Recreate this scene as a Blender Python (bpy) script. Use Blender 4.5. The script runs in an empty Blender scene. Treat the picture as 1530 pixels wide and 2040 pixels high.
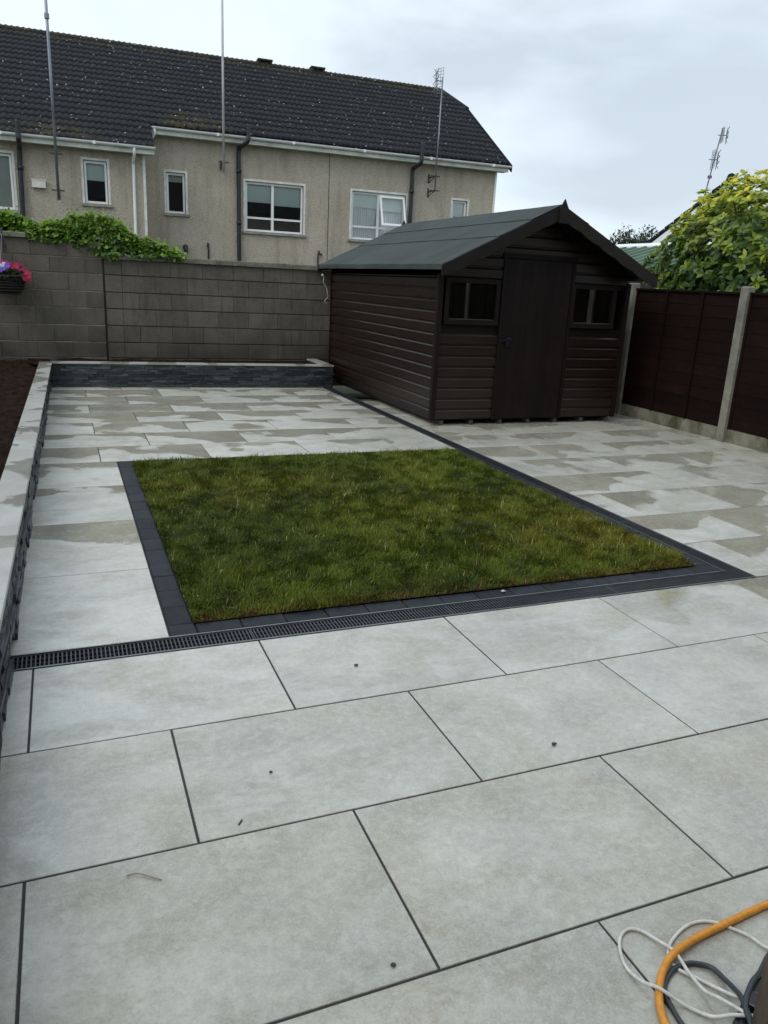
import bpy, math, random
import numpy as np
from mathutils import Matrix, Vector
random.seed(7)
rng = np.random.default_rng(7)
sc = bpy.context.scene
col = sc.collection

# ---------------------------------------------------------------- camera
cd = bpy.data.cameras.new('camera')
cam = bpy.data.objects.new('camera', cd)
col.objects.link(cam)
cd.sensor_fit = 'HORIZONTAL'
cd.sensor_width = 36.0
cd.lens = 36.0 * 1538.5 / 1530.0
cd.clip_start = 0.05
cd.clip_end = 600
_r = Vector((0.92644383, -0.3733036, 0.04843809))
_u = Vector((0.06327453, 0.28127677, 0.95753836))
_w = Vector((0.37107703, 0.88404061, -0.28420773))
_m = Matrix(((_r.x, _u.x, -_w.x), (_r.y, _u.y, -_w.y), (_r.z, _u.z, -_w.z))).to_4x4()
_m.translation = Vector((-0.7151, -2.45527, 1.53335))
cam.matrix_world = _m
sc.camera = cam
CAM = Vector((-0.7151, -2.45527, 1.53335))

# ---------------------------------------------------------------- light, exposure
SUN_EL, SUN_AZ = math.radians(48), math.radians(-114)      # azimuth measured from +y towards +x
wd = bpy.data.worlds.new('World')
sc.world = wd
wd.use_nodes = True
wn = wd.node_tree
wn.nodes.clear()
def wnode(t, **k):
    n = wn.nodes.new(t)
    for a, b in k.items(): setattr(n, a, b)
    return n
wo = wnode('ShaderNodeOutputWorld'); bg = wnode('ShaderNodeBackground')
bg.inputs['Strength'].default_value = 0.1
sky = wnode('ShaderNodeTexSky', sky_type='NISHITA')
sky.sun_disc = False; sky.sun_elevation = SUN_EL; sky.sun_rotation = SUN_AZ
tc = wnode('ShaderNodeTexCoord')
mp = wnode('ShaderNodeMapping'); mp.inputs['Scale'].default_value = (1.0, 1.0, 2.6)
mp.inputs['Location'].default_value = (3.1, 1.7, 0.4)
n1 = wnode('ShaderNodeTexNoise'); n1.inputs['Scale'].default_value = 2.3; n1.inputs['Detail'].default_value = 6; n1.inputs['Roughness'].default_value = .5
n1.inputs['Distortion'].default_value = .3
cr = wnode('ShaderNodeValToRGB')
for e, (p_, c_) in zip((cr.color_ramp.elements[0], cr.color_ramp.elements[1]), ((.38, (6.4, 7.3, 8.2)), (.50, (8.0, 9.2, 10.1)))):
    e.position = p_; e.color = (c_[0] / 12, c_[1] / 12, c_[2] / 12, 1)
sv = wnode('ShaderNodeVectorMath', operation='SCALE'); sv.inputs['Scale'].default_value = 12.0
n2 = wnode('ShaderNodeTexNoise'); n2.inputs['Scale'].default_value = 1.1; n2.inputs['Detail'].default_value = 4
_e = cr.color_ramp.elements.new(.66); _e.color = (9.0/12, 9.7/12, 10.2/12, 1)
cov = wnode('ShaderNodeMapRange'); cov.inputs['From Min'].default_value = .3; cov.inputs['From Max'].default_value = .6
cov.inputs['To Min'].default_value = .70; cov.inputs['To Max'].default_value = .98
mx = wnode('ShaderNodeMix', data_type='RGBA')
L = wn.links.new
L(tc.outputs['Generated'], mp.inputs['Vector']); L(mp.outputs[0], n1.inputs['Vector']); L(mp.outputs[0], n2.inputs['Vector'])
L(n1.outputs['Fac'], cr.inputs['Fac']); L(cr.outputs['Color'], sv.inputs[0])
L(n2.outputs['Fac'], cov.inputs['Value']); L(cov.outputs[0], mx.inputs[0])
L(sky.outputs[0], mx.inputs[6]); L(sv.outputs[0], mx.inputs[7])
L(mx.outputs[2], bg.inputs['Color']); L(bg.outputs[0], wo.inputs['Surface'])

sl = bpy.data.lights.new('sun', 'SUN'); sl.energy = 1.35; sl.angle = math.radians(40); sl.color = (1, .96, .9)
sun = bpy.data.objects.new('sun', sl); col.objects.link(sun)
sdir = Vector((math.sin(SUN_AZ) * math.cos(SUN_EL), math.cos(SUN_AZ) * math.cos(SUN_EL), math.sin(SUN_EL)))
sun.rotation_euler = sdir.to_track_quat('Z', 'Y').to_euler()
sc.view_settings.view_transform = 'Standard'
sc.view_settings.look = 'None'
sc.view_settings.exposure = 0.10
sc.view_settings.gamma = 1.0
sc.view_settings.use_curve_mapping = False
sc.cycles.max_bounces = 6
sc.cycles.transparent_max_bounces = 12

# ---------------------------------------------------------------- material helpers
class NT:
    def __init__(s, name):
        s.m = bpy.data.materials.new(name); s.m.use_nodes = True
        s.t = s.m.node_tree; s.t.nodes.clear()
        s.out = s.n('ShaderNodeOutputMaterial')
        s.b = s.n('ShaderNodeBsdfPrincipled')
        s.l(s.b.outputs[0], s.out.inputs['Surface'])
        s._pos = None
    def n(s, t, **k):
        x = s.t.nodes.new(t)
        for a, b in k.items(): setattr(x, a, b)
        return x
    def l(s, a, b): s.t.links.new(a, b)
    def put(s, sock, v):
        if isinstance(v, bpy.types.NodeSocket): s.l(v, sock)
        elif isinstance(v, (tuple, list)) and len(v) == 3 and sock.type == 'RGBA': sock.default_value = (*v, 1)
        else: sock.default_value = v
    @property
    def pos(s):
        if not s._pos: s._pos = s.n('ShaderNodeNewGeometry').outputs['Position']
        return s._pos
    def obj(s): return s.n('ShaderNodeTexCoord').outputs['Object']
    def info(s): return s.n('ShaderNodeObjectInfo')
    def sep(s, v):
        x = s.n('ShaderNodeSeparateXYZ'); s.l(v, x.inputs[0]); return x.outputs
    def sepc(s, v):
        x = s.n('ShaderNodeSeparateColor'); s.l(v, x.inputs[0]); return x.outputs
    def scale(s, v, k):
        x = s.n('ShaderNodeMapping'); s.l(v, x.inputs[0]); x.inputs['Scale'].default_value = k; return x.outputs[0]
    def noise(s, scale, detail=3, rough=.5, vec=None, dist=0, color=False):
        x = s.n('ShaderNodeTexNoise'); s.l(vec if vec else s.pos, x.inputs['Vector'])
        x.inputs['Scale'].default_value = scale; x.inputs['Detail'].default_value = detail
        x.inputs['Roughness'].default_value = rough; x.inputs['Distortion'].default_value = dist
        return x.outputs['Color' if color else 'Fac']
    def vor(s, scale, vec=None, feature='F1', out='Distance'):
        x = s.n('ShaderNodeTexVoronoi', feature=feature); s.l(vec if vec else s.pos, x.inputs['Vector'])
        x.inputs['Scale'].default_value = scale; return x.outputs[out]
    def map(s, v, a, b, c=0., d=1., smooth=False):
        x = s.n('ShaderNodeMapRange')
        if smooth: x.interpolation_type = 'SMOOTHSTEP'
        s.put(x.inputs[0], v)
        for i, k in enumerate((a, b, c, d)): s.put(x.inputs[i + 1], k)
        return x.outputs[0]
    def math(s, op, a, b=0., c=0., clamp=False):
        x = s.n('ShaderNodeMath', operation=op); x.use_clamp = clamp
        s.put(x.inputs[0], a); s.put(x.inputs[1], b)
        if op == 'MULTIPLY_ADD': s.put(x.inputs[2], c)
        return x.outputs[0]
    def mix(s, f, a, b, mode='MIX'):
        x = s.n('ShaderNodeMix', data_type='RGBA', blend_type=mode)
        s.put(x.inputs[0], f); s.put(x.inputs[6], a); s.put(x.inputs[7], b); return x.outputs[2]
    def vadd(s, a, b):
        x = s.n('ShaderNodeVectorMath', operation='ADD'); s.put(x.inputs[0], a); s.put(x.inputs[1], b); return x.outputs[0]
    def bump(s, h, strength=.3, dist=.01, normal=None):
        x = s.n('ShaderNodeBump'); s.put(x.inputs['Strength'], strength); x.inputs['Distance'].default_value = dist
        s.l(h, x.inputs['Height'])
        if normal: s.l(normal, x.inputs['Normal'])
        return x.outputs[0]
    def set(s, base=None, rough=None, normal=None, spec=None, metal=None, **k):
        if base is not None: s.put(s.b.inputs['Base Color'], base)
        if rough is not None: s.put(s.b.inputs['Roughness'], rough)
        if normal is not None: s.l(normal, s.b.inputs['Normal'])
        if spec is not None: s.put(s.b.inputs['Specular IOR Level'], spec)
        if metal is not None: s.put(s.b.inputs['Metallic'], metal)
        for a, b in k.items(): s.put(s.b.inputs[a.replace('_', ' ')], b)
        return s.m

def simple(name, base, rough=.5, var=.15, nscale=8, bump=0, bscale=60, bdist=.003, spec=.5, metal=0, objvar=0.):
    t = NT(name)
    a = tuple(c * (1 - var) for c in base); b = tuple(min(1, c * (1 + var)) for c in base)
    c = t.mix(t.map(t.noise(nscale, 5, .6), .3, .7), a, b)
    if objvar:
        r = t.info().outputs['Random']
        c = t.mix(1.0, c, t.mix(r, (1 - objvar,) * 3, (1 + objvar,) * 3), 'MULTIPLY')
    nrm = t.bump(t.noise(bscale, 4, .6), bump, bdist) if bump else None
    return t.set(c, rough, nrm, spec, metal)

M = {}
# porcelain slabs: rain-wet, object colour r=puddle side bias, g=wetness, b=tone
def slab_material():
    t = NT('porcelain_slab')
    inf = t.info(); rnd = inf.outputs['Random']
    oc = t.sepc(inf.outputs['Color'])
    offp = t.n('ShaderNodeCombineXYZ')
    t.l(t.math('MULTIPLY', rnd, 61.0), offp.inputs[0]); t.l(t.math('MULTIPLY', rnd, 23.0), offp.inputs[1])
    sp_ = t.vadd(t.pos, offp.outputs[0])
    cloudy = t.noise(2.6, 8, .62, dist=.2, vec=sp_)
    fine = t.noise(46, 7, .75)
    grain = t.noise(150, 3, .7)
    base = t.mix(t.map(cloudy, .38, .62), (.285, .28, .25), (.51, .515, .48))
    base = t.mix(t.map(t.noise(9, 6, .7, dist=.3, vec=sp_), .44, .62, 0, .5), base, (.30, .29, .26))
    warm = t.noise(2.0, 6, .7, vec=sp_)
    base = t.mix(t.map(warm, .44, .66, 0, .7), base, (.37, .315, .25))
    base = t.mix(t.map(fine, .42, .64, .0, .46), base, (.235, .225, .20))
    base = t.mix(t.map(t.noise(30, 6, .75, dist=.3), .45, .68, 0, .42), base, (.62, .63, .60))
    base = t.mix(t.map(grain, .42, .72, 0, .35), base, (.68, .67, .64))
    specks = t.map(t.vor(17), .0, .075, 1, 0)
    specks = t.math('MULTIPLY', specks, t.map(t.noise(5, 2), .56, .62))
    base = t.mix(t.math('MULTIPLY', specks, .5), base, (.12, .10, .075))
    base = t.mix(1.0, base, t.mix(oc[2], (.94, .935, .865), (1.10, 1.10, 1.03)), 'MULTIPLY')
    # puddle mask in the slab's own frame: each slab dips its own way
    o = t.obj(); so = t.sep(o)
    off = t.n('ShaderNodeCombineXYZ')
    t.l(t.math('MULTIPLY', rnd, 37.0), off.inputs[0]); t.l(t.math('MULTIPLY', rnd, 91.0), off.inputs[1])
    pv = t.vadd(o, off.outputs[0])
    pn = t.noise(1.7, 2, .4, vec=t.scale(pv, (.9, 1.0, 1)), dist=.3)
    pn2 = t.noise(9, 5, .6, vec=pv)
    f = t.math('MULTIPLY', t.math('SUBTRACT', pn, .5), 2.6)
    f = t.math('MULTIPLY_ADD', t.math('SUBTRACT', pn2, .5), .22, f)
    f = t.math('MULTIPLY_ADD', so[1], 1.15, f)
    f = t.math('MULTIPLY_ADD', so[0], t.math('MULTIPLY', t.math('SUBTRACT', oc[0], .5), 2.3), f)
    f = t.math('ADD', f, t.math('MULTIPLY', t.math('SUBTRACT', oc[1], .5), 1.6))
    # dry band towards slab edges that face uphill keeps the joints legible
    pud = t.map(f, -.02, t.map(t.noise(2.2, 2), .38, .62, .04, .34), 0, 1, True)
    wet = t.map(oc[1], .02, .3)
    pud = t.math('MULTIPLY', pud, t.map(oc[1], .30, .33))
    film = t.noise(5.5, 4, .6, dist=.8)
    rough_damp = t.math('ADD', t.map(film, .35, .65, .38, .50), t.map(fine, .3, .7, -.03, .05))
    rough_dry = t.map(film, .35, .65, .24, .38)
    rr = t.n('ShaderNodeMix', data_type='FLOAT'); t.l(wet, rr.inputs[0]); t.l(rough_dry, rr.inputs[2]); t.l(rough_damp, rr.inputs[3])
    r2 = t.n('ShaderNodeMix', data_type='FLOAT'); t.l(pud, r2.inputs[0]); t.l(rr.outputs[0], r2.inputs[2]); r2.inputs[3].default_value = .045
    base = t.mix(t.math('MULTIPLY', pud, .9), base, t.mix(1.0, base, (.85, .84, .81), 'MULTIPLY'))
    sp = t.n('ShaderNodeMix', data_type='FLOAT'); t.l(wet, sp.inputs[0]); sp.inputs[2].default_value = 1.3; sp.inputs[3].default_value = 4.6
    stv = t.noise(2.4, 7, .62, vec=t.scale(t.pos, (.75, 1.5, 1)), dist=1.4)
    sheen = t.map(stv, .40, .56, .55, 1.2)
    spv = t.math('MULTIPLY', sp.outputs[0], sheen)
    spv = t.math('ADD', t.math('MULTIPLY', spv, t.math('SUBTRACT', 1.0, pud)), t.math('MULTIPLY', pud, 1.1))
    bs = t.map(pud, 0, 1, .13, .012)
    nrm = t.bump(t.math('ADD', t.noise(24, 5, .6), t.math('MULTIPLY', grain, .35)), bs, .006)
    return t.set(base, r2.outputs[0], nrm, spv)
M['slab'] = slab_material()
def cap_material():
    t = NT('cap_slab_stone')
    cloudy = t.noise(2.8, 8, .62)
    base = t.mix(t.map(cloudy, .36, .66), (.37, .36, .33), (.48, .49, .47))
    base = t.mix(t.map(t.noise(40, 5, .7), .4, .7, 0, .3), base, (.28, .28, .27))
    f = t.noise(2.1, 3, .5, dist=.6)
    pud = t.map(f, .51, .55, 0, 1, True)
    base = t.mix(pud, base, t.mix(1.0, base, (.66, .66, .62), 'MULTIPLY'))
    r = t.map(pud, 0, 1, .30, .06)
    return t.set(base, r, t.bump(t.noise(30, 5, .6), .06, .005))
M['cap'] = cap_material()
M['grout'] = simple('dark_grout', (.032, .035, .038), .7, .2, 20, .3)
M['paver'] = simple('charcoal_paver', (.012, .015, .021), .55, .45, 14, .7, 90, .004, spec=.35, objvar=.4)
def slate_material():
    t = NT('split_slate')
    r = t.info().outputs['Random']
    c = t.mix(t.map(t.noise(9, 5, .7, vec=t.scale(t.pos, (1, 1, 4))), .3, .7), (.008, .013, .018), (.042, .052, .060))
    c = t.mix(1.0, c, t.mix(r, (.35, .35, .37), (2.2, 2.15, 2.05)), 'MULTIPLY')
    c = t.mix(t.map(t.noise(3, 3), .6, .7, 0, .25), c, (.10, .095, .08))
    return t.set(c, .42, t.bump(t.noise(45, 6, .65, vec=t.scale(t.pos, (1, 1, 3))), .8, .008))
M['slate'] = slate_material()
def block_material():
    t = NT('concrete_block')
    r = t.info().outputs['Random']; z = t.sep(t.pos)[2]
    c = t.mix(t.map(t.noise(3.2, 6, .65), .3, .7), (.074, .065, .053), (.135, .121, .100))
    c = t.mix(t.map(t.noise(70, 3, .7), .4, .72, 0, .55), c, (.18, .165, .14))
    c = t.mix(1.0, c, t.mix(r, (.84, .84, .84), (1.15, 1.14, 1.12)), 'MULTIPLY')
    streak = t.noise(3.5, 4, .6, vec=t.scale(t.pos, (3, 1, .35)))
    c = t.mix(t.map(streak, .52, .72, 0, .55), c, (.055, .051, .044))
    damp = t.math('MULTIPLY', t.map(z, .38, .75, 1, 0), t.map(t.noise(1.6, 4), .35, .6))
    c = t.mix(t.math('MULTIPLY', damp, .85), c, (.045, .034, .025))
    return t.set(c, .85, t.bump(t.noise(85, 4, .7), .9, .008), .3)
M['block'] = block_material()
M['mortar'] = simple('grey_mortar', (.060, .054, .045), .9, .35, 6, .6, 80, .004, .2)
M['mortar_pale'] = simple('pale_mortar', (.30, .285, .25), .9, .5, 3, .6, 80, .004, .2)
def coping_material():
    t = NT('weathered_coping')
    c = t.mix(t.map(t.noise(5, 6, .7), .3, .7), (.10, .098, .075), (.24, .235, .20))
    c = t.mix(t.map(t.noise(9, 5, .7), .52, .68, 0, .8), c, (.075, .08, .035))
    c = t.mix(t.map(t.vor(26), 0, .12, .6, 0), c, (.42, .42, .38))
    return t.set(c, .9, t.bump(t.noise(50, 5, .7), .8, .01), .2)
M['coping'] = coping_material()
def soil_material():
    t = NT('wet_soil')
    c = t.mix(t.map(t.noise(14, 8, .7), .35, .7), (.008, .0045, .003), (.040, .023, .014))
    c = t.mix(t.map(t.vor(22), .0, .10, .5, 0), c, (.13, .11, .09))
    return t.set(c, .95, t.bump(t.noise(30, 8, .75), 1.0, .03), .08)
M['soil'] = soil_material()
M['earth'] = simple('garden_earth', (.05, .06, .03), .95, .4, 2, .6)
def render_material():
    t = NT('pebbledash_render')
    z = t.sep(t.pos)[2]
    c = t.mix(t.map(t.noise(.9, 6, .6), .3, .7), (.50, .44, .35), (.65, .58, .475))
    dash = t.vor(42, out='Color')
    dv = t.sepc(dash)[0]
    c = t.mix(t.map(dv, .0, 1, 0, .55), c, (.27, .24, .19))
    c = t.mix(t.map(dv, .82, .97, 0, .75), c, (.56, .53, .47))
    st = t.noise(1.6, 5, .65, vec=t.scale(t.pos, (2.2, 2.2, .25)))
    c = t.mix(t.map(st, .50, .74, 0, .5), c, (.22, .19, .15))
    return t.set(c, .95, t.bump(t.vor(42), .9, .02), .2)
M['render'] = render_material()
def roof_material():
    t = NT('concrete_roof_tile')
    p = t.pos; sx = t.sep(p)
    c = t.mix(t.map(t.noise(2.2, 6, .6), .3, .7), (.006, .008, .011), (.015, .018, .023))
    r = t.info().outputs['Random']
    c = t.mix(t.map(t.noise(30, 4, .7), .42, .72, 0, .4), c, (.042, .042, .044))
    fl = t.math('MULTIPLY', t.map(t.vor(5.6), .11, .155, 1, 0), t.map(t.noise(22, 3, .7), .47, .53))
    fl = t.math('MULTIPLY', fl, t.map(t.noise(.6, 3), .38, .52))
    c = t.mix(fl, c, (.55, .56, .56))
    # moss: an ochre patch above the right-hand gutter and thin moss along the ridge
    d = t.n('ShaderNodeVectorMath', operation='DISTANCE'); t.l(t.scale(p, (1, .9, 1.6)), d.inputs[0]); d.inputs[1].default_value = (2.7, 19.2 * .9, 5.35 * 1.6)
    m1 = t.math('MULTIPLY', t.map(d.outputs['Value'], .35, 1.35, 1, 0), t.map(t.noise(5, 5, .7), .42, .60))
    d2 = t.n('ShaderNodeVectorMath', operation='DISTANCE'); t.l(t.scale(p, (.8, .9, 1.6)), d2.inputs[0]); d2.inputs[1].default_value = (-.6 * .8, 18.6 * .9, 4.6 * 1.6)
    m2 = t.math('MULTIPLY', t.map(d2.outputs['Value'], .2, 1.1, .8, 0), t.map(t.noise(6, 5, .7), .46, .6))
    rid = t.math('MULTIPLY', t.map(sx[2], 7.55, 7.95, 0, .7), t.map(t.noise(7, 4, .7), .42, .6))
    mm = t.math('MAXIMUM', t.math('MAXIMUM', m1, m2), rid)
    c = t.mix(mm, c, t.mix(t.noise(15, 3), (.105, .066, .014), (.07, .07, .018)))
    return t.set(c, .7, t.bump(t.noise(40, 4, .7), .4, .01), .25)
M['roof'] = roof_material()
M['pvc'] = simple('white_upvc', (.84, .85, .85), .3, .06, 3)
M['pvc_dirty'] = simple('dirty_white_fascia', (.66, .67, .62), .5, .3, 2.5)
M['band'] = simple('painted_window_band', (.72, .71, .66), .7, .2, 5, .2)
M['sill'] = simple('concrete_sill', (.30, .285, .25), .8, .3, 5, .3)
M['blackpipe'] = simple('black_pipe', (.016, .018, .022), .38, .2, 4)
M['blind'] = simple('roller_blind', (.78, .88, .82), .8, .06, 2)
M['blind_grey'] = simple('grey_roller_blind', (.55, .60, .55), .8, .06, 2)
def curtain_material():
    t = NT('net_curtain')
    w = t.n('ShaderNodeTexWave'); w.inputs['Scale'].default_value = 5; w.inputs['Distortion'].default_value = 2; t.l(t.pos, w.inputs['Vector'])
    return t.set(t.mix(w.outputs['Fac'], (.62, .66, .68), (.85, .87, .9)), .9)
M['curtain'] = curtain_material()
M['room'] = simple('dark_room', (.035, .034, .034), .9, .3, 2)
def glass_material(name, tint=(.9, .93, .92), refl=1.0):
    t = NT(name); t.t.nodes.remove(t.b)
    g = t.n('ShaderNodeBsdfGlossy'); g.inputs['Roughness'].default_value = .02; g.inputs['Color'].default_value = (refl, refl, refl, 1)
    tr = t.n('ShaderNodeBsdfTransparent'); tr.inputs['Color'].default_value = (*tint, 1)
    f = t.n('ShaderNodeFresnel'); f.inputs['IOR'].default_value = 1.6
    t.l(t.bump(t.noise(1.3, 2), .05, .02), g.inputs['Normal'])
    mxs = t.n('ShaderNodeMixShader')
    t.l(t.map(f.outputs[0], 0, 1, .07, 1), mxs.inputs[0]); t.l(tr.outputs[0], mxs.inputs[1]); t.l(g.outputs[0], mxs.inputs[2])
    t.l(mxs.outputs[0], t.out.inputs['Surface'])
    return t.m
M['glass'] = glass_material('window_glass')
M['shedglass'] = glass_material('shed_glass', (.35, .42, .34))
def shed_material(name, a, b, grain=(30, 30, 4), gloss=(.5, .7, .22)):
    t = NT(name)
    r = t.info().outputs['Random']
    g = t.noise(3, 6, .65, vec=t.scale(t.pos, grain))
    c = t.mix(t.map(g, .3, .7), a, b)
    c = t.mix(t.map(t.noise(2.3, 5, .65), .5, .75, 0, .5), c, tuple(x * 1.8 for x in b))
    c = t.mix(1.0, c, t.mix(r, (.75, .75, .75), (1.25, 1.25, 1.25)), 'MULTIPLY')
    return t.set(c, t.map(g, .3, .7, gloss[0], gloss[1]), t.bump(g, .3, .003), gloss[2])
M['shed'] = shed_material('dark_brown_shiplap', (.0075, .0035, .0026), (.014, .0064, .0048), (2, 2, 30), (.26, .38, .55))
M['sheddoor'] = shed_material('dark_brown_door', (.0046, .0024, .0019), (.0082, .0042, .0034), (30, 30, 2))
M['barge'] = shed_material('dark_bargeboard', (.009, .0075, .0066), (.018, .015, .0128), (4, 4, 20))
M['fence'] = shed_material('dark_fence_board', (.0062, .0028, .0024), (.0120, .0052, .0044), (3, 3, 30), (.6, .8, .10))
M['bearer'] = simple('damp_bearer', (.05, .043, .033), .8, .3)  # tone darkened to stand for the shadow strip under the shed
M['dusty'] = simple('dusty_green_sheet', (.050, .058, .045), .8, .2, 4)
M['dustydark'] = simple('dusty_dark_sheet', (.014, .017, .013), .8, .3, 4)
M['cream'] = simple('bare_timber_bead', (.075, .065, .045), .7, .2)
def felt_material():
    t = NT('green_mineral_felt')
    c = t.mix(t.map(t.noise(1.8, 6, .6), .3, .7), (.026, .034, .034), (.048, .060, .058))
    c = t.mix(t.map(t.noise(220, 2, .7), .45, .75, 0, .6), c, (.095, .112, .105))
    st = t.noise(3, 4, .6, vec=t.scale(t.pos, (.4, 2.5, .4)))
    c = t.mix(t.map(st, .5, .72, 0, .5), c, (.020, .025, .024))
    return t.set(c, .75, t.bump(t.noise(160, 3, .7), .8, .004), .25)
M['felt'] = felt_material()
M['concrete'] = simple('concrete_post', (.20, .195, .165), .9, .3, 6, .7, 70, .006, .2)
def gravelboard_material():
    t = NT('mossy_gravel_board')
    c = t.mix(t.map(t.noise(4, 6, .7), .3, .7), (.13, .125, .09), (.25, .24, .19))
    c = t.mix(t.map(t.noise(2.2, 5, .7, vec=t.scale(t.pos, (1, 1, .6))), .45, .62, 0, .85), c, (.048, .052, .022))
    return t.set(c, .9, t.bump(t.noise(60, 5, .7), .7, .008), .2)
M['gravel'] = gravelboard_material()
M['steel'] = simple('galvanised_steel', (.30, .31, .32), .35, .2, 10, metal=.9)
M['mast'] = simple('grey_mast', (.22, .24, .27), .4, .25, 3, metal=.5)
M['mastwhite'] = simple('pale_mast', (.50, .50, .50), .45, .15, 3, metal=.2)
M['rust'] = simple('rusty_bracket', (.07, .06, .055), .6, .4, 10, metal=.4)
M['grate'] = simple('drain_grate', (.05, .055, .065), .35, .25, 9, metal=.3)
M['drainblack'] = simple('black_channel', (.006, .006, .007), .5, .1)
def leafmat(name, rough=.35, trans=.25, spec=.4):
    t = NT(name)
    a = t.n('ShaderNodeAttribute', attribute_name='col')
    c = t.mix(1.0, a.outputs['Color'], t.mix(t.noise(9, 3), (.75, .75, .75), (1.25, 1.25, 1.25)), 'MULTIPLY')
    t.set(c, rough, None, spec)
    tl = t.n('ShaderNodeBsdfTranslucent'); t.l(c, tl.inputs['Color'])
    ms = t.n('ShaderNodeMixShader'); ms.inputs[0].default_value = trans
    t.l(t.b.outputs[0], ms.inputs[1]); t.l(tl.outputs[0], ms.inputs[2]); t.l(ms.outputs[0], t.out.inputs['Surface'])
    return t.m
M['leaf'] = leafmat('leaf', .33, .42)
M['grass'] = leafmat('grass_blade', .5, .2, .14)
M['petal'] = leafmat('petal', .6, .2)
M['bark'] = simple('bark', (.06, .05, .035), .9, .3, 10, .6)
def lawnsoil_material():
    t = NT('turf_base')
    y = t.sep(t.pos)[1]
    c = t.mix(t.map(t.noise(12, 6, .7), .35, .65), (.020, .018, .008), (.032, .04, .012))
    c = t.mix(t.map(y, .84, 1.0, .8, 0), c, (.06, .022, .012))
    return t.set(c, .95, t.bump(t.noise(60, 5, .7), 1, .02), .2)
M['turf'] = lawnsoil_material()
def corrug_material():
    t = NT('green_sheet_roof')
    c = t.mix(t.map(t.noise(2, 5), .3, .7), (.05, .10, .062), (.085, .15, .098))
    return t.set(c, .4, None, .5)
M['green'] = corrug_material()
M['orange'] = simple('orange_hose', (.70, .29, .03), .42, .22, 55, .15, 200, .001)
M['whitecable'] = simple('white_cable', (.66, .655, .61), .4, .2, 60)
M['darkcable'] = simple('dark_grey_cable', (.035, .045, .05), .4, .1, 20)
M['blackplastic'] = simple('black_plastic', (.008, .010, .015), .3, .1, 20)
M['timber'] = simple('brown_timber', (.060, .038, .024), .75, .45, 12, .8, 50, .006)
M['wicker'] = simple('dark_wicker', (.012, .010, .008), .7, .3, 30, .8, 60)
M['stone'] = simple('pebble', (.05, .045, .04), .6, .3, 30)
M['whitestone'] = simple('white_chip', (.5, .5, .48), .6, .1, 30)
M['palerender'] = simple('beige_gable', (.30, .28, .24), .9, .1, 3)

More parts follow.
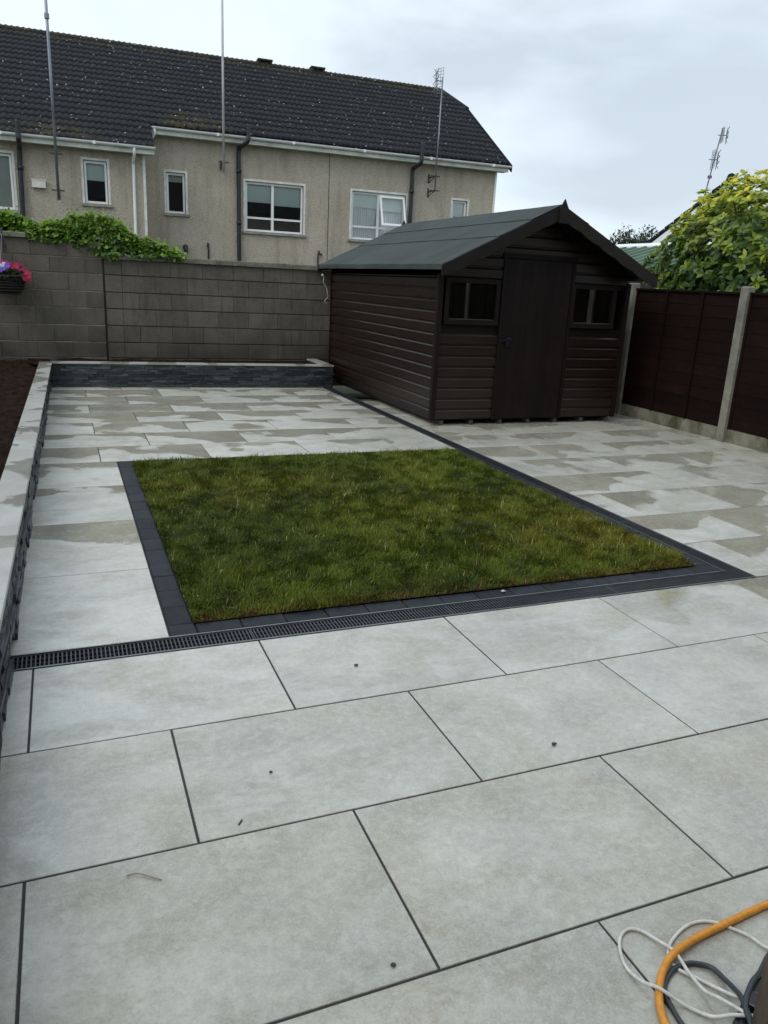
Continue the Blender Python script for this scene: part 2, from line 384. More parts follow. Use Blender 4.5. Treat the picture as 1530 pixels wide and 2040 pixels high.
# ---------------------------------------------------------------- mesh helpers
class MB:
    """collects shapes; build() links them as ONE mesh object"""
    def __init__(s): s.v = []; s.f = []; s.c = []; s.color = None
    def add(s, vs, fs):
        k = len(s.v); s.v += [tuple(v) for v in vs]; s.f += [tuple(k + i for i in f) for f in fs]
        if s.color is not None or s.c: s.c += [s.color or (1, 1, 1)] * len(vs)
        return s
    def quad(s, *p): return s.add(p, [tuple(range(len(p)))])
    def box(s, x0, x1, y0, y1, z0, z1):
        return s.add([(x0,y0,z0),(x1,y0,z0),(x1,y1,z0),(x0,y1,z0),(x0,y0,z1),(x1,y0,z1),(x1,y1,z1),(x0,y1,z1)],
            [(0,3,2,1),(4,5,6,7),(0,1,5,4),(1,2,6,5),(2,3,7,6),(3,0,4,7)])
    def chbox(s, x0, x1, y0, y1, z0, z1, b, axis='z'):
        """box with its +z (or -y) face chamfered by b"""
        if axis == 'z':
            vs = [(x0,y0,z0),(x1,y0,z0),(x1,y1,z0),(x0,y1,z0),(x0,y0,z1-b),(x1,y0,z1-b),(x1,y1,z1-b),(x0,y1,z1-b),
                  (x0+b,y0+b,z1),(x1-b,y0+b,z1),(x1-b,y1-b,z1),(x0+b,y1-b,z1)]
            fs = [(0,3,2,1),(0,1,5,4),(1,2,6,5),(2,3,7,6),(3,0,4,7),(4,5,9,8),(5,6,10,9),(6,7,11,10),(7,4,8,11),(8,9,10,11)]
        else:
            vs = [(x0,y1,z0),(x1,y1,z0),(x1,y1,z1),(x0,y1,z1),(x0,y0+b,z0),(x1,y0+b,z0),(x1,y0+b,z1),(x0,y0+b,z1),
                  (x0+b,y0,z0+b),(x1-b,y0,z0+b),(x1-b,y0,z1-b),(x0+b,y0,z1-b)]
            fs = [(0,3,2,1)[::-1],(0,4,5,1)[::-1],(1,5,6,2)[::-1],(2,6,7,3)[::-1],(3,7,4,0)[::-1],(4,5,9,8),(5,6,10,9),(6,7,11,10),(7,4,8,11),(8,9,10,11)]
            fs = [(0,1,2,3)[::-1]]+[(0,1,5,4),(1,2,6,5),(2,3,7,6),(3,0,4,7)]+fs[5:]
        return s.add(vs, fs)
    def bar(s, a, b, w, h, up=(0,0,1)):
        a = Vector(a); b = Vector(b); d = (b - a).normalized(); u = Vector(up)
        sd = d.cross(u); 
        if sd.length < 1e-4: sd = d.cross(Vector((1,0,0)))
        sd.normalize(); u = sd.cross(d).normalized(); sd *= w/2; u *= h/2
        vs = [a-sd-u,a+sd-u,a+sd+u,a-sd+u,b-sd-u,b+sd-u,b+sd+u,b-sd+u]
        return s.add(vs, [(0,1,2,3),(4,7,6,5),(0,4,5,1),(1,5,6,2),(2,6,7,3),(3,7,4,0)])
    def tube(s, pts, r, n=8, cap=True):
        pts = [Vector(p) for p in pts]; rs = r if isinstance(r, (list, tuple)) else [r]*len(pts)
        k = len(s.v); ref = None; vs = []
        for i, p in enumerate(pts):
            d = (pts[min(i+1,len(pts)-1)] - pts[max(i-1,0)]).normalized()
            if ref is None: ref = Vector((0,0,1)) if abs(d.z) < .9 else Vector((1,0,0))
            a = d.cross(ref).normalized(); b = a.cross(d).normalized(); ref = b
            for j in range(n):
                t = 2*math.pi*j/n; vs.append(p + a*math.cos(t)*rs[i] + b*math.sin(t)*rs[i])
        fs = []
        for i in range(len(pts)-1):
            for j in range(n):
                fs.append((i*n+j,(i+1)*n+j,(i+1)*n+(j+1)%n,i*n+(j+1)%n))
        if cap: fs += [tuple(range(n)), tuple(range((len(pts)-1)*n, len(pts)*n))[::-1]]
        return s.add(vs, fs)
    def lathe(s, prof, c, n=20):
        vs = []; fs = []
        for r, z in prof:
            for j in range(n):
                t = 2*math.pi*j/n; vs.append((c[0]+r*math.cos(t), c[1]+r*math.sin(t), c[2]+z))
        for i in range(len(prof)-1):
            for j in range(n): fs.append((i*n+j,i*n+(j+1)%n,(i+1)*n+(j+1)%n,(i+1)*n+j))
        return s.add(vs, fs)
    def mesh(s, name, mat, off=(0,0,0), smooth=False):
        me = bpy.data.meshes.new(name)
        me.from_pydata([(v[0]-off[0], v[1]-off[1], v[2]-off[2]) for v in s.v], [], s.f)
        if s.c:
            a = me.color_attributes.new('col', 'FLOAT_COLOR', 'POINT')
            a.data.foreach_set('color', np.array([(*c, 1) for c in s.c], dtype=np.float32).ravel())
        me.materials.append(mat)
        if smooth: me.shade_smooth()
        me.update()
        return me
    def build(s, name, mat, parent=None, smooth=False, origin=None):
        off = Vector(parent['_o']) if parent is not None and '_o' in parent else Vector((0,0,0))
        o_ = Vector(origin) if origin is not None else off
        ob = bpy.data.objects.new(name, s.mesh(name, mat, o_, smooth)); col.objects.link(ob)
        if parent is not None:
            ob.parent = parent; ob.location = o_ - off
            ob['_o'] = tuple(o_)
        else:
            ob.location = o_
            ob['_o'] = tuple(o_)
        return ob
def link(name, me, loc, parent=None, rot=None, scale=None, color=None):
    ob = bpy.data.objects.new(name, me); col.objects.link(ob)
    off = Vector(parent['_o']) if parent is not None else Vector((0,0,0))
    if parent is not None: ob.parent = parent
    ob.location = Vector(loc) - off
    if rot is not None: ob.rotation_euler = rot
    if scale is not None: ob.scale = scale
    if color is not None: ob.color = color
    return ob
def tag(o, label=None, cat=None, group=None, kind=None):
    if label: o['label'] = label
    if cat: o['category'] = cat
    if group: o['group'] = group
    if kind: o['kind'] = kind
    return o
def thing(name, loc, label, cat, group=None):
    o = bpy.data.objects.new(name, None); col.objects.link(o); o.location = loc; o['_o'] = tuple(loc)
    o.empty_display_size = .1
    return tag(o, label, cat, group)
def fastmesh(name, verts, loops, starts, totals, mat, colors=None):
    me = bpy.data.meshes.new(name)
    me.vertices.add(len(verts)); me.vertices.foreach_set('co', verts.astype(np.float32).ravel())
    me.loops.add(len(loops)); me.loops.foreach_set('vertex_index', loops.astype(np.int32))
    me.polygons.add(len(starts)); me.polygons.foreach_set('loop_start', starts.astype(np.int32)); me.polygons.foreach_set('loop_total', totals.astype(np.int32))
    if colors is not None:
        a = me.color_attributes.new('col', 'FLOAT_COLOR', 'POINT')
        c = np.ones((len(verts), 4), np.float32); c[:, :3] = colors; a.data.foreach_set('color', c.ravel())
    me.materials.append(mat); me.update(calc_edges=True); me.validate()
    return me
def smooth_path(pts, k=6):
    pts = [Vector(p) for p in pts]; out = []
    for i in range(len(pts)-1):
        p0 = pts[max(i-1,0)]; p1 = pts[i]; p2 = pts[i+1]; p3 = pts[min(i+2,len(pts)-1)]
        for j in range(k):
            t = j/k; out.append(.5*((2*p1)+(p2-p0)*t+(2*p0-5*p1+4*p2-p3)*t*t+(3*p1-p0-3*p2+p3)*t**3))
    out.append(pts[-1]); return out

# ---------------------------------------------------------------- ground
g = MB()
g.quad((-150,-150,-.25),(150,-150,-.25),(150,300,-.25),(-150,300,-.25))
tag(g.build('ground', M['earth']), kind='structure')

# ---------------------------------------------------------------- patio
pat = MB()
pat.box(-1.2, 6.16, -3.6, .60, -.12, -.004)
pat.box(-1.2, -.36, .735, 4.19, -.12, -.004)
pat.box(-1.2, 2.808, 4.19, 8.75, -.12, -.004)
pat.box(2.945, 6.16, .60, 7.4, -.12, -.004)
patio = pat.build('patio', M['grout']); tag(patio, kind='structure')
G = .0022
GF = .0038
_sl = {}
def slab(x0, x1, y0, y1, bias, wet):
    if x1-x0 < .03 or y1-y0 < .03: return
    w, d = round(x1-x0, 3), round(y1-y0, 3)
    g_ = GF
    if (w, d) not in _sl:
        _sl[(w, d)] = MB().chbox(-w/2+g_, w/2-g_, -d/2+g_, d/2-g_, -.02, 0, .0015).mesh('paving_slab', M['slab'])
    o = link('paving_slab', _sl[(w, d)], ((x0+x1)/2, (y0+y1)/2, random.uniform(-.0005, .0005)), patio,
             rot=(random.gauss(0, .0007), random.gauss(0, .0007), 0), color=(bias, wet, random.random(), 1))
def row(y0, y1, xoff, x0, x1, bias, wetf):
    P = .907
    k = math.floor((x0-xoff)/P); x = xoff+k*P
    while x < x1:
        a, b = max(x, x0), min(x+P, x1)
        slab(a, b, y0, y1, bias+random.uniform(-.12, .12), wetf((a+b)/2, (y0+y1)/2)); x += P
wet_front = lambda x, y: (.56 if x > 2.2 and y > .0 else .02 if y < -.05 and x < 1.9 else .12 if x > 1.0 else .06)
row(0, .598, 0, -1.03, 6.13, .5, lambda x, y: .50 if x > 2.0 else .26)
for i in range(1, 6):
    row(-.604*i, -.604*(i-1), -.45+.907 if i % 2 else .01, -1.03, 6.13, .5, lambda x, y, i=i: .45 if x > 2.8 else (.2 if x > 1.2 else .12) if i == 1 else .08 if x > 1.6 else .03)
for i in range(0, 11):
    row(.604*(i+1)+.0, .604*(i+2), 3.175 if i % 2 == 0 else 3.64, 2.945, 6.13, .28, lambda x, y: .44+random.uniform(-.08, .10))
row(.612, .604*2, 3.175, 2.945, 6.13, .28, lambda x, y: .5) if False else None
slab_rows_y = [.737, 1.61, 2.51, 3.40, 4.19]
for i, wv in enumerate((.28, .42, .34, .44)):
    slab(-1.03, -.362, slab_rows_y[i], slab_rows_y[i+1], .8, wv)
for i in range(0, 8):
    y0 = 4.19+.604*i; y1 = min(y0+.604, 8.70)
    row(y0, y1, -.487 if i % 2 == 0 else -.033, -1.03, 2.808, .72, lambda x, y: (.50 if x < .7 else .36)+.16*(y-4.2)/4+random.uniform(-.06, .08))
# row 1 on the right, between the drain corner and the first whole row
row(.604, .6045, 3.175, 2.945, 6.13, .3, lambda x, y: .5)

# dark pavers that frame the lawn
_pv = {}
def paver(x0, x1, y0, y1):
    w, d = round(x1-x0, 3), round(y1-y0, 3)
    if (w, d) not in _pv: _pv[(w, d)] = MB().chbox(-w/2+.002, w/2-.002, -d/2+.002, d/2-.002, -.05, 0, .004).mesh('edging_paver', M['paver'])
    link('edging_paver', _pv[(w, d)], ((x0+x1)/2, (y0+y1)/2, .002+random.uniform(-.0015, .002)), patio, rot=(random.gauss(0, .006), random.gauss(0, .006), random.gauss(0, .004)))
eb = MB(); eb.box(-.36, 2.81, .735, .84, -.1, -.008); eb.box(-.36, -.24, .84, 4.19, -.1, -.008); eb.box(2.70, 2.81, .84, 4.19, -.1, -.008); eb.box(-.24, 2.70, 4.08, 4.19, -.1, -.008)
eb.build('edging_bed', M['grout'], patio)
for i in range(15): paver(-.24+.205*i, min(-.24+.205*(i+1), 2.81), .737, .838)
paver(-.36, -.24, .737, .85)
for i in range(16): paver(-.36, -.245, .85+.2072*i, .85+.2072*(i+1))
for i in range(16): paver(2.705, 2.808, .84+.209*i, .84+.209*(i+1))
for i in range(14): paver(-.245+.2105*i, -.245+.2105*(i+1), 4.085, 4.188)

# ---------------------------------------------------------------- drains
def drain(root, a, b, nseg, along_x):
    # a..b run; width fixed; channel box below, frame rails, grating segments
    (x0, x1), (y0, y1) = a, b
    ch = MB(); ch.box(x0, x1, y0, y1, -.11, -.07)
    if along_x:
        ch.box(x0, x1, y0, y0+.006, -.07, -.004); ch.box(x0, x1, y1-.006, y1, -.07, -.004)
    else:
        ch.box(x0, x0+.006, y0, y1, -.07, -.004); ch.box(x1-.006, x1, y0, y1, -.07, -.004)
    ch.build('channel', M['drainblack'], root)
    fr = MB()
    if along_x:
        fr.box(x0, x1-.12, y1-.008, y1-.0005, -.03, .0035); fr.box(x0, x1, y0+.0005, y0+.006, -.03, .001)
    else:
        fr.box(x0+.0005, x0+.007, y0, y1, -.03, .0035); fr.box(x1-.006, x1-.0005, y0, y1, -.03, .001)
    fr.build('frame_rail', M['steel'], root)
    Lh = (x1-x0) if along_x else (y1-y0); seg = Lh/nseg; W = (y1-y0) if along_x else (x1-x0)
    gm = MB(); n = int(seg/.0165); p = seg/n
    def bx(u0, u1, v0, v1, z0, z1):
        if along_x: gm.box(u0, u1, v0, v1, z0, z1)
        else: gm.box(v0, v1, u0, u1, z0, z1)
    e = .009
    bx(.001, .006, e, W-e, -.02, -.001); bx(seg-.006, seg-.001, e, W-e, -.02, -.001)
    bx(.006, seg-.006, e, e+.007, -.02, -.0012); bx(.006, seg-.006, W-e-.007, W-e, -.02, -.0012)
    for v in (.35, .65): bx(.006, seg-.006, W*v-.0015, W*v+.0015, -.022, -.004)
    for i in range(1, n): bx(i*p-.0028, i*p+.0028, e+.007, W-e-.007, -.02, -.0018)
    me = gm.mesh('grating', M['grate'])
    for i in range(nseg):
        if along_x: link('grating', me, (x0+seg*i, y0, 0), root)
        else: link('grating', me, (x0, y0+seg*i, 0), root)
d1 = thing('drainage_channel', (-.99, .667, 0), 'dark slotted linear drain running across the front edge of the lawn to the slate wall', 'drain', 'slotted drains beside the lawn')
drain(d1, (-1.0, 2.944), (.602, .734), 4, True)
d2 = thing('drainage_channel', (2.88, .74, 0), 'dark slotted linear drain running from the lawn corner back along the shed', 'drain', 'slotted drains beside the lawn')
drain(d2, (2.812, 2.943), (.736, 8.55), 8, False)

# ---------------------------------------------------------------- lawn
tb = MB()
nx, ny = 30, 33
for j in range(ny+1):
    for i in range(nx+1):
        x = -.243+2.946*i/nx; y = .84+3.243*j/ny
        e = min(i, nx-i, j, ny-j)
        tb.v.append((x, y, (.006 if e == 0 else .012+random.uniform(0, .008))))
for j in range(ny):
    for i in range(nx): k = j*(nx+1)+i; tb.f.append((k, k+1, k+nx+2, k+nx+1))
tag(tb.build('lawn_soil', M['turf'], smooth=True), kind='structure')
from mathutils import noise as mn
def grass(n):
    x = rng.uniform(-.246, 2.706, n); y = rng.uniform(.834, 4.095, n)
    h = rng.gamma(5, .0054, n)+.006
    def fld(sx, sy, ox, scale):
        gx = np.linspace(0, 1, 110); vals = np.array([[mn.noise(Vector((ox+a*scale*3, b*scale*3.3, ox))) for a in gx] for b in gx])
        fx = (x+.24)/2.95*108.9; fy = (y-.84)/3.25*108.9; ix = np.clip(fx.astype(int), 0, 108); iy = np.clip(fy.astype(int), 0, 108); tx = fx-ix; ty = fy-iy
        return vals[iy, ix]*(1-tx)*(1-ty)+vals[iy, ix+1]*tx*(1-ty)+vals[iy+1, ix]*(1-tx)*ty+vals[iy+1, ix+1]*tx*ty
    A = fld(1, 1, 3.1, 1.0); B = fld(1, 1, 9.7, 2.6); C = fld(1, 1, 21.3, .7); D_ = fld(1, 1, 33.3, 5.2)
    E3 = fld(1, 1, 71.3, 11.0)
    h *= np.clip(1+.35*B+.35*D_+.5*E3, .4, 1.8)
    seam = np.minimum(np.abs(((y-.84+.02*np.sin(x*3)) % .408)-.204), 9); h *= np.where(seam > .192, .55, 1.0)
    edge = np.minimum(np.minimum(x+.235, 2.70-x), np.minimum(y-.842, 4.085-y))
    h *= np.clip(.8+edge*5, .8, 1)
    E1 = fld(1, 1, 51.3, 9.0); E2 = fld(1, 1, 61.3, 9.0); th = np.arctan2(E1, E2)+rng.normal(0, .9, n); lean = rng.gamma(3.0, .34, n)
    lean = np.clip(lean, .05, 2.3)
    wdt = rng.uniform(.0011, .0024, n)
    dx, dy = np.cos(th), np.sin(th); px, py = -dy, dx
    z0 = np.full(n, .010)
    v = np.zeros((n, 5, 3))
    m = .55
    v[:, 0] = np.stack([x-px*wdt, y-py*wdt, z0], 1); v[:, 1] = np.stack([x+px*wdt, y+py*wdt, z0], 1)
    l1 = lean*.5; hx = h*m*np.sin(l1); hz = h*m*np.cos(l1)
    v[:, 2] = np.stack([x+dx*hx+px*wdt*.8, y+dy*hx+py*wdt*.8, z0+hz], 1); v[:, 3] = np.stack([x+dx*hx-px*wdt*.8, y+dy*hx-py*wdt*.8, z0+hz], 1)
    l2 = np.clip(lean*1.15, 0, 1.75); tx_ = hx+h*(1-m)*np.sin(l2); tz = np.maximum(hz+h*(1-m)*np.cos(l2), .004)
    v[:, 4] = np.stack([x+dx*tx_, y+dy*tx_, z0+tz], 1)
    base = np.arange(n)*5
    quad = np.stack([base, base+1, base+2, base+3], 1); tri = np.stack([base+3, base+2, base+4], 1)
    loops = np.concatenate([quad, tri], 1).ravel()
    starts = np.stack([np.arange(n)*7, np.arange(n)*7+4], 1).ravel(); totals = np.tile([4, 3], n)
    g1 = np.array([.058, .088, .008]); g2 = np.array([.125, .165, .015]); g3 = np.array([.20, .175, .02]); g4 = np.array([.06, .105, .022]); straw = np.array([.55, .48, .24]); rust = np.array([.22, .11, .04])
    t = np.clip(.45+1.1*A+.6*B+rng.normal(0, .22, n), 0, 1)[:, None]
    c = g1*(1-t)+g2*t
    y_ = np.clip(-.18+.85*C+.6*D_+rng.normal(0, .2, n), 0, 1)[:, None]; c = c*(1-y_)+g3*y_
    b_ = np.clip(-.25-1.0*A+.9*D_, 0, .7)[:, None]; c = c*(1-b_)+g4*b_
    ps = rng.random(n); s_ = ps < .018+.05*np.clip(C+D_*.6, 0, 1); c[s_] = straw*rng.uniform(.5, 1, (s_.sum(), 1))
    r_ = (ps > .955) & (C+B > .15); c[r_] = rust
    r2 = (y < .90) & (rng.random(n) < .22); c[r2] = rust*.9
    c *= rng.uniform(.66, 1.28, (n, 1))
    c *= (1+.25*E3)[:, None]
    cc = np.repeat(c[:, None], 5, 1)
    me = fastmesh('grass', v.reshape(-1, 3), loops, starts, totals, M['grass'], cc.reshape(-1, 3))
    o = bpy.data.objects.new('grass', me); col.objects.link(o)
    tag(o, 'freshly laid mottled green turf inside the dark paver edging', 'grass', kind='stuff')
grass(260000)

# ---------------------------------------------------------------- raised beds
def wall_line_x(y): return -.995+(y-0)*.0108          # base of the left wall
lb = thing('raised_bed_wall', (-1.07, 2.0, 0), 'long low slate clad retaining wall with pale capping along the left edge of the patio', 'garden wall', 'slate clad raised bed walls')
core = MB()
for y0, y1 in ((-3.4, 8.85),):
    a0, a1 = wall_line_x(y0)-.02, wall_line_x(y1)-.02
    core.add([(a0, y0, -.1), (a1, y1, -.1), (a1-.11, y1, -.1), (a0-.11, y0, -.1), (a0, y0, .309), (a1, y1, .309), (a1-.11, y1, .309), (a0-.11, y0, .309)],
        [(0,3,2,1),(4,5,6,7),(0,1,5,4),(1,2,6,5),(2,3,7,6),(3,0,4,7)])
core.build('wall_core', M['grout'], lb)
def slate_piece(mb, L_, h, d):
    # uneven split face: box with nudged front verts, long axis x, front -y
    j = lambda: random.uniform(-.004, .004)
    mb.add([(0,0,0),(L_,0,0),(L_,0,h),(0,0,h),(.002,-d+j(),.001),(L_/2,-d+j(),.001),(L_-.002,-d+j(),.001),(L_-.002,-d+j(),h-.002),(L_/2,-d+j(),h-.002),(.002,-d+j(),h-.002)],
        [(4,5,8,9),(5,6,7,8),(0,4,9,3),(6,1,2,7),(3,9,8),(3,8,2),(8,7,2),(0,5,4),(0,1,5),(5,1,6)])
lib = []
for Lq in (.12, .18, .24, .32):
    for hq in (.024, .034, .043):
        for dq in (.012, .02, .029):
            m_ = MB(); slate_piece(m_, Lq, hq, dq); lib.append((Lq, hq, m_.mesh('slate_strip', M['slate'])))
def clad(root, P0, P1, H_, limit, keep):
    # P0->P1 along base (front face towards the left-normal side given by rot)
    P0 = Vector(P0); P1 = Vector(P1); d = P1-P0; Lt = d.length; d.normalize(); ang = math.atan2(d.y, d.x)
    items = []
    z = .0
    while z < H_-.012:
        hq = random.choice((.024, .034, .034, .043));
        if H_-z-hq < .02: hq = min((.024, .034, .043), key=lambda q: abs(q-(H_-z)))
        s_ = -random.uniform(0, .1)
        while s_ < Lt-.02:
            opts = [e for e in lib if e[1] == hq]; Lq, _, me = random.choice(opts)
            items.append((s_, z, me, Lq, hq)); s_ += Lq
        z += hq
    items = [it for it in items if it[0] >= -.05 and it[0]+it[3] <= Lt+.06]
    items.sort(key=lambda it: (P0+d*it[0]-keep).length if keep else 0)
    vis = items[:limit]; rest = items[limit:]
    for s_, z, me, Lq, hq in vis:
        p = P0+d*s_; link('slate_strip', me, (p.x, p.y, z), root, rot=(0, 0, ang), scale=(1, random.uniform(.8, 1.15), 1))
    if rest:
        mb = MB(); ca, sa = math.cos(ang), math.sin(ang)
        for s_, z, me, Lq, hq in rest:
            p = P0+d*s_; tmp = MB(); slate_piece(tmp, Lq, hq, random.choice((.012, .02, .029)))
            mb.add([(p.x+v[0]*ca-v[1]*sa, p.y+v[0]*sa+v[1]*ca, v[2]+z) for v in tmp.v], tmp.f)
        tag(mb.build('slate_cladding', M['slate'], root), kind='stuff')
clad(lb, (wall_line_x(8.6)-.02, 8.6, 0), (wall_line_x(-3)-.02, -3, 0), .309, 295, None) if False else None
# the left wall faces +x: run it from near to far so that the local -y side looks at the patio
clad(lb, (wall_line_x(-1.2)-.02, -1.2, 0), (wall_line_x(8.62)-.02, 8.62, 0), .309, 298, Vector((-.9, -.1, 0)))
_cp = {}
def capstone(root, x, y0, y1, w, horiz=False, z=.311):
    L_ = round(y1-y0, 3)
    key = (L_, w, horiz)
    if key not in _cp:
        _cp[key] = (MB().chbox(0, L_-.003, -w/2, w/2, 0, .02, .0015) if horiz else MB().chbox(-w/2, w/2, 0, L_-.003, 0, .02, .0015)).mesh('cap_slab', M['cap'])
    if horiz: link('cap_slab', _cp[key], (y0, x, z), root, rot=(0, 0, -.0356))
    else: link('cap_slab', _cp[key], (x, y0, z), root, rot=(0, 0, -.0135))
yy = 3.261-.905*7
while yy < 8.4:
    y1 = min(yy+.905, 8.80); capstone(lb, -.985+.0135*yy-.075, yy, y1, .150); yy += .905
# far bed wall
bb = thing('raised_bed_wall', (1.0, 8.66, 0), 'low dark slate clad wall across the back of the patio below the block wall', 'garden wall', 'slate clad raised bed walls')
def back_y(x): return 8.665-(x+.9)*.0356
core = MB()
core.add([(-.89, back_y(-.89)+.012, -.1), (2.97, back_y(2.97)+.012, -.1), (2.97, back_y(2.97)+.12, -.1), (-.89, back_y(-.89)+.12, -.1), (-.89, back_y(-.89)+.012, .309), (2.97, back_y(2.97)+.012, .309), (2.97, back_y(2.97)+.12, .309), (-.89, back_y(-.89)+.12, .309)],
    [(0,3,2,1),(4,5,6,7),(0,1,5,4),(1,2,6,5),(2,3,7,6),(3,0,4,7)])
core.build('wall_core', M['grout'], bb)
clad(bb, (-.89, back_y(-.89)+.012, 0), (2.96, back_y(2.96)+.012, 0), .309, 300, None)
xx = -.885
while xx < 2.9:
    x1 = min(xx+.905, 2.97); capstone(bb, back_y(xx)+.055, xx, x1, .15, True); xx += .905
rc = MB().chbox(2.82, 2.97, 8.73, 9.42, .311, .331, .0015).build('cap_slab', M['cap'], bb)
# soil
def soil_sheet(name, x0, x1, y0, y1, z, n, m, amp):
    mb = MB()
    for j in range(m+1):
        for i in range(n+1):
            x = x0+(x1-x0)*i/n; y = y0+(y1-y0)*j/m
            h = amp*(.7*mn.noise(Vector((x*3, y*3, 1)))+.7*mn.noise(Vector((x*9, y*9, 4)))+.7*abs(mn.noise(Vector((x*22, y*22, 8)))))
            mb.v.append((x, y, z+h))
    for j in range(m):
        for i in range(n): k = j*(n+1)+i; mb.f.append((k, k+1, k+n+2, k+n+1))
    return tag(mb.build(name, M['soil'], smooth=True), kind='structure')
soil_sheet('soil', -6.0, -1.035, -3.4, 9.47, .255, 170, 440, .045)
soil_sheet('soil', -1.17, 3.05, 8.75, 9.47, .285, 110, 30, .03)

# ---------------------------------------------------------------- block walls
Y0 = 9.45
crs = [.0, .085, .310, .530, .764, .997, 1.223, 1.455, 1.667, 1.88]
def blockwall(root, xs, xe, zmax, seed, anchor_right):
    rr = random.Random(seed)
    mb = MB(); mb.box(xs+.004, xe-.004, Y0+.011, Y0+.21, -.1, zmax-.002); mb.build('mortar_bed', M['mortar_pale' if anchor_right else 'mortar'], root)
    lib = {}
    for k in range(len(crs)-1):
        z0, z1 = crs[k], crs[k+1]
        if z0 >= zmax-.02: break
        z1 = min(z1, zmax)
        edges = []
        if anchor_right:
            x = xe; first = .225 if k % 2 else .45
            edges = [x]; x -= first
            while x > xs: edges.append(x); x -= .45
            edges.append(xs); edges = edges[::-1]
        else:
            x = xs; edges = [x]; x += .225; edges.append(x); x += (.0 if False else (.225 if k % 2 else .45))
            while x < xe: edges.append(x); x += .45
            edges.append(xe)
        for a, b in zip(edges[:-1], edges[1:]):
            if b-a < .03: continue
            w = round(b-a-.004, 3); h = round(z1-z0-.013, 3)
            if (w, h) not in lib: lib[(w, h)] = MB().chbox(-w/2, w/2, 0, .2, 0, h, .004, 'y').mesh('concrete_block', M['block'])
            link('concrete_block', lib[(w, h)], ((a+b)/2, Y0+rr.uniform(-.003, .003), z0+.005), root, rot=(0, 0, rr.gauss(0, .003)))
    return lib
wl = thing('block_wall', (-2.5, 9.5, 0), 'tall grey concrete block boundary wall behind the hanging basket, climbing plant spilling over it', 'wall', 'concrete block boundary walls')
blockwall(wl, -7.0, -.142, 1.88, 3, True)
x = -7.0
while x < -1.2:
    MB().chbox(x+.003, min(x+.9, -1.085)-.003, Y0-.04, Y0+.26, 1.882, 1.945, .008).build('coping_slab', M['coping'], wl); x += .9
wr = thing('block_wall', (2.0, 9.5, 0), 'lower grey concrete block boundary wall with coping, running behind the shed', 'wall', 'concrete block boundary walls')
blockwall(wr, -.118, 6.6, 1.667, 5, False)
x = -.14
while x < 6.6:
    MB().chbox(x+.003, x+.9-.003, Y0-.04, Y0+.26, 1.669, 1.733+random.uniform(-.002, .002), .008).build('coping_slab', M['coping'], wr); x += .9

mj = MB(); mj.box(-.150, -.112, Y0+.012, Y0+.20, -.1, 1.665); tag(mj.build('mortar_bed', M['drainblack'], wr))
# ---------------------------------------------------------------- the photographer's own house behind the camera (shades the patio, mirrored in panes)
rh = MB()
rh.box(-7.5, 12.5, -4.3, -4.0, -.2, 5.0)
hwall = tag(rh.build('house_wall', M['render']), kind='structure')
rh = MB().add([(-7.7, -3.7, 4.9), (12.7, -3.7, 4.9), (12.7, -8.0, 7.6), (-7.7, -8.0, 7.6), (12.7, -12.3, 4.9), (-7.7, -12.3, 4.9)], [(0, 1, 2, 3), (3, 2, 4, 5)])
rh.build('roof', M['roof'], hwall)
# ---------------------------------------------------------------- house (own frame: x along the terrace, y away from us)
HR = -math.radians(1.936)
house = thing('terraced_house', (0, 0, 0), 'long beige pebbledashed terrace of houses with a dark tiled roof behind the block wall', 'house')
house.rotation_euler = (0, 0, HR)
house['_o'] = (0, 0, 0)
def wallgrid(mb, s0, s1, z0, z1, c, holes, rev=.12):
    xs = sorted({s0, s1, *[h[0] for h in holes], *[h[1] for h in holes]}); zs = sorted({z0, z1, *[h[2] for h in holes], *[h[3] for h in holes]})
    for a, b in zip(xs[:-1], xs[1:]):
        for d, e in zip(zs[:-1], zs[1:]):
            m_, n_ = (a+b)/2, (d+e)/2
            if any(h[0] < m_ < h[1] and h[2] < n_ < h[3] for h in holes): continue
            mb.quad((a, c, d), (b, c, d), (b, c, e), (a, c, e))
    for h in holes:
        a, b, d, e = h
        mb.quad((a, c, d), (a, c+rev, d), (a, c+rev, e), (a, c, e)); mb.quad((b, c, d), (b, c, e), (b, c+rev, e), (b, c+rev, d))
        mb.quad((a, c, e), (a, c+rev, e), (b, c+rev, e), (b, c, e)); mb.quad((a, c, d), (b, c, d), (b, c+rev, d), (a, c+rev, d))
RH = [(1.37, 1.86, 3.02, 4.03), (3.44, 5.06, 2.71, 3.99), (6.47, 8.11, 2.69, 3.99), (9.60, 10.09, 3.0, 3.99)]
LHs = [(-3.9, -2.20, 2.76, 4.00), (-.64, -.10, 3.04, 4.02)]
SL = .62
def roofz(c): return 5.05+SL*(c-19.7)
wm = MB()
wallgrid(wm, .78, 10.95, -.2, 4.93, 20.0, RH)
wallgrid(wm, -14, .78, -.2, 4.40, 19.0, LHs)
wm.quad((.78, 19, -.2), (.78, 20, -.2), (.78, 20, 4.6), (.78, 19, 4.6))
wm.quad((10.95, 20, -.2), (10.95, 28.4, -.2), (10.95, 28.4, 4.93), (10.95, 20, 4.93))
wm.add([(10.95, 19.9, 4.93), (10.95, 28.5, 4.93), (10.95, 25.2, 7.05), (10.95, 23.2, 7.05)], [(0, 1, 2, 3)])
wm.quad((-14, 28.4, -.2), (-14, 28.4, 4.93), (10.95, 28.4, 4.93), (10.95, 28.4, -.2))
wm.quad((-14, 19, -.2), (-14, 19, 4.4), (-14, 28.4, 4.93), (-14, 28.4, -.2))
wm.build('wall', M['render'], house)
MB().box(5.775, 5.79, 19.992, 19.9995, -.2, 4.9).build('movement_joint', M['mortar'], house)
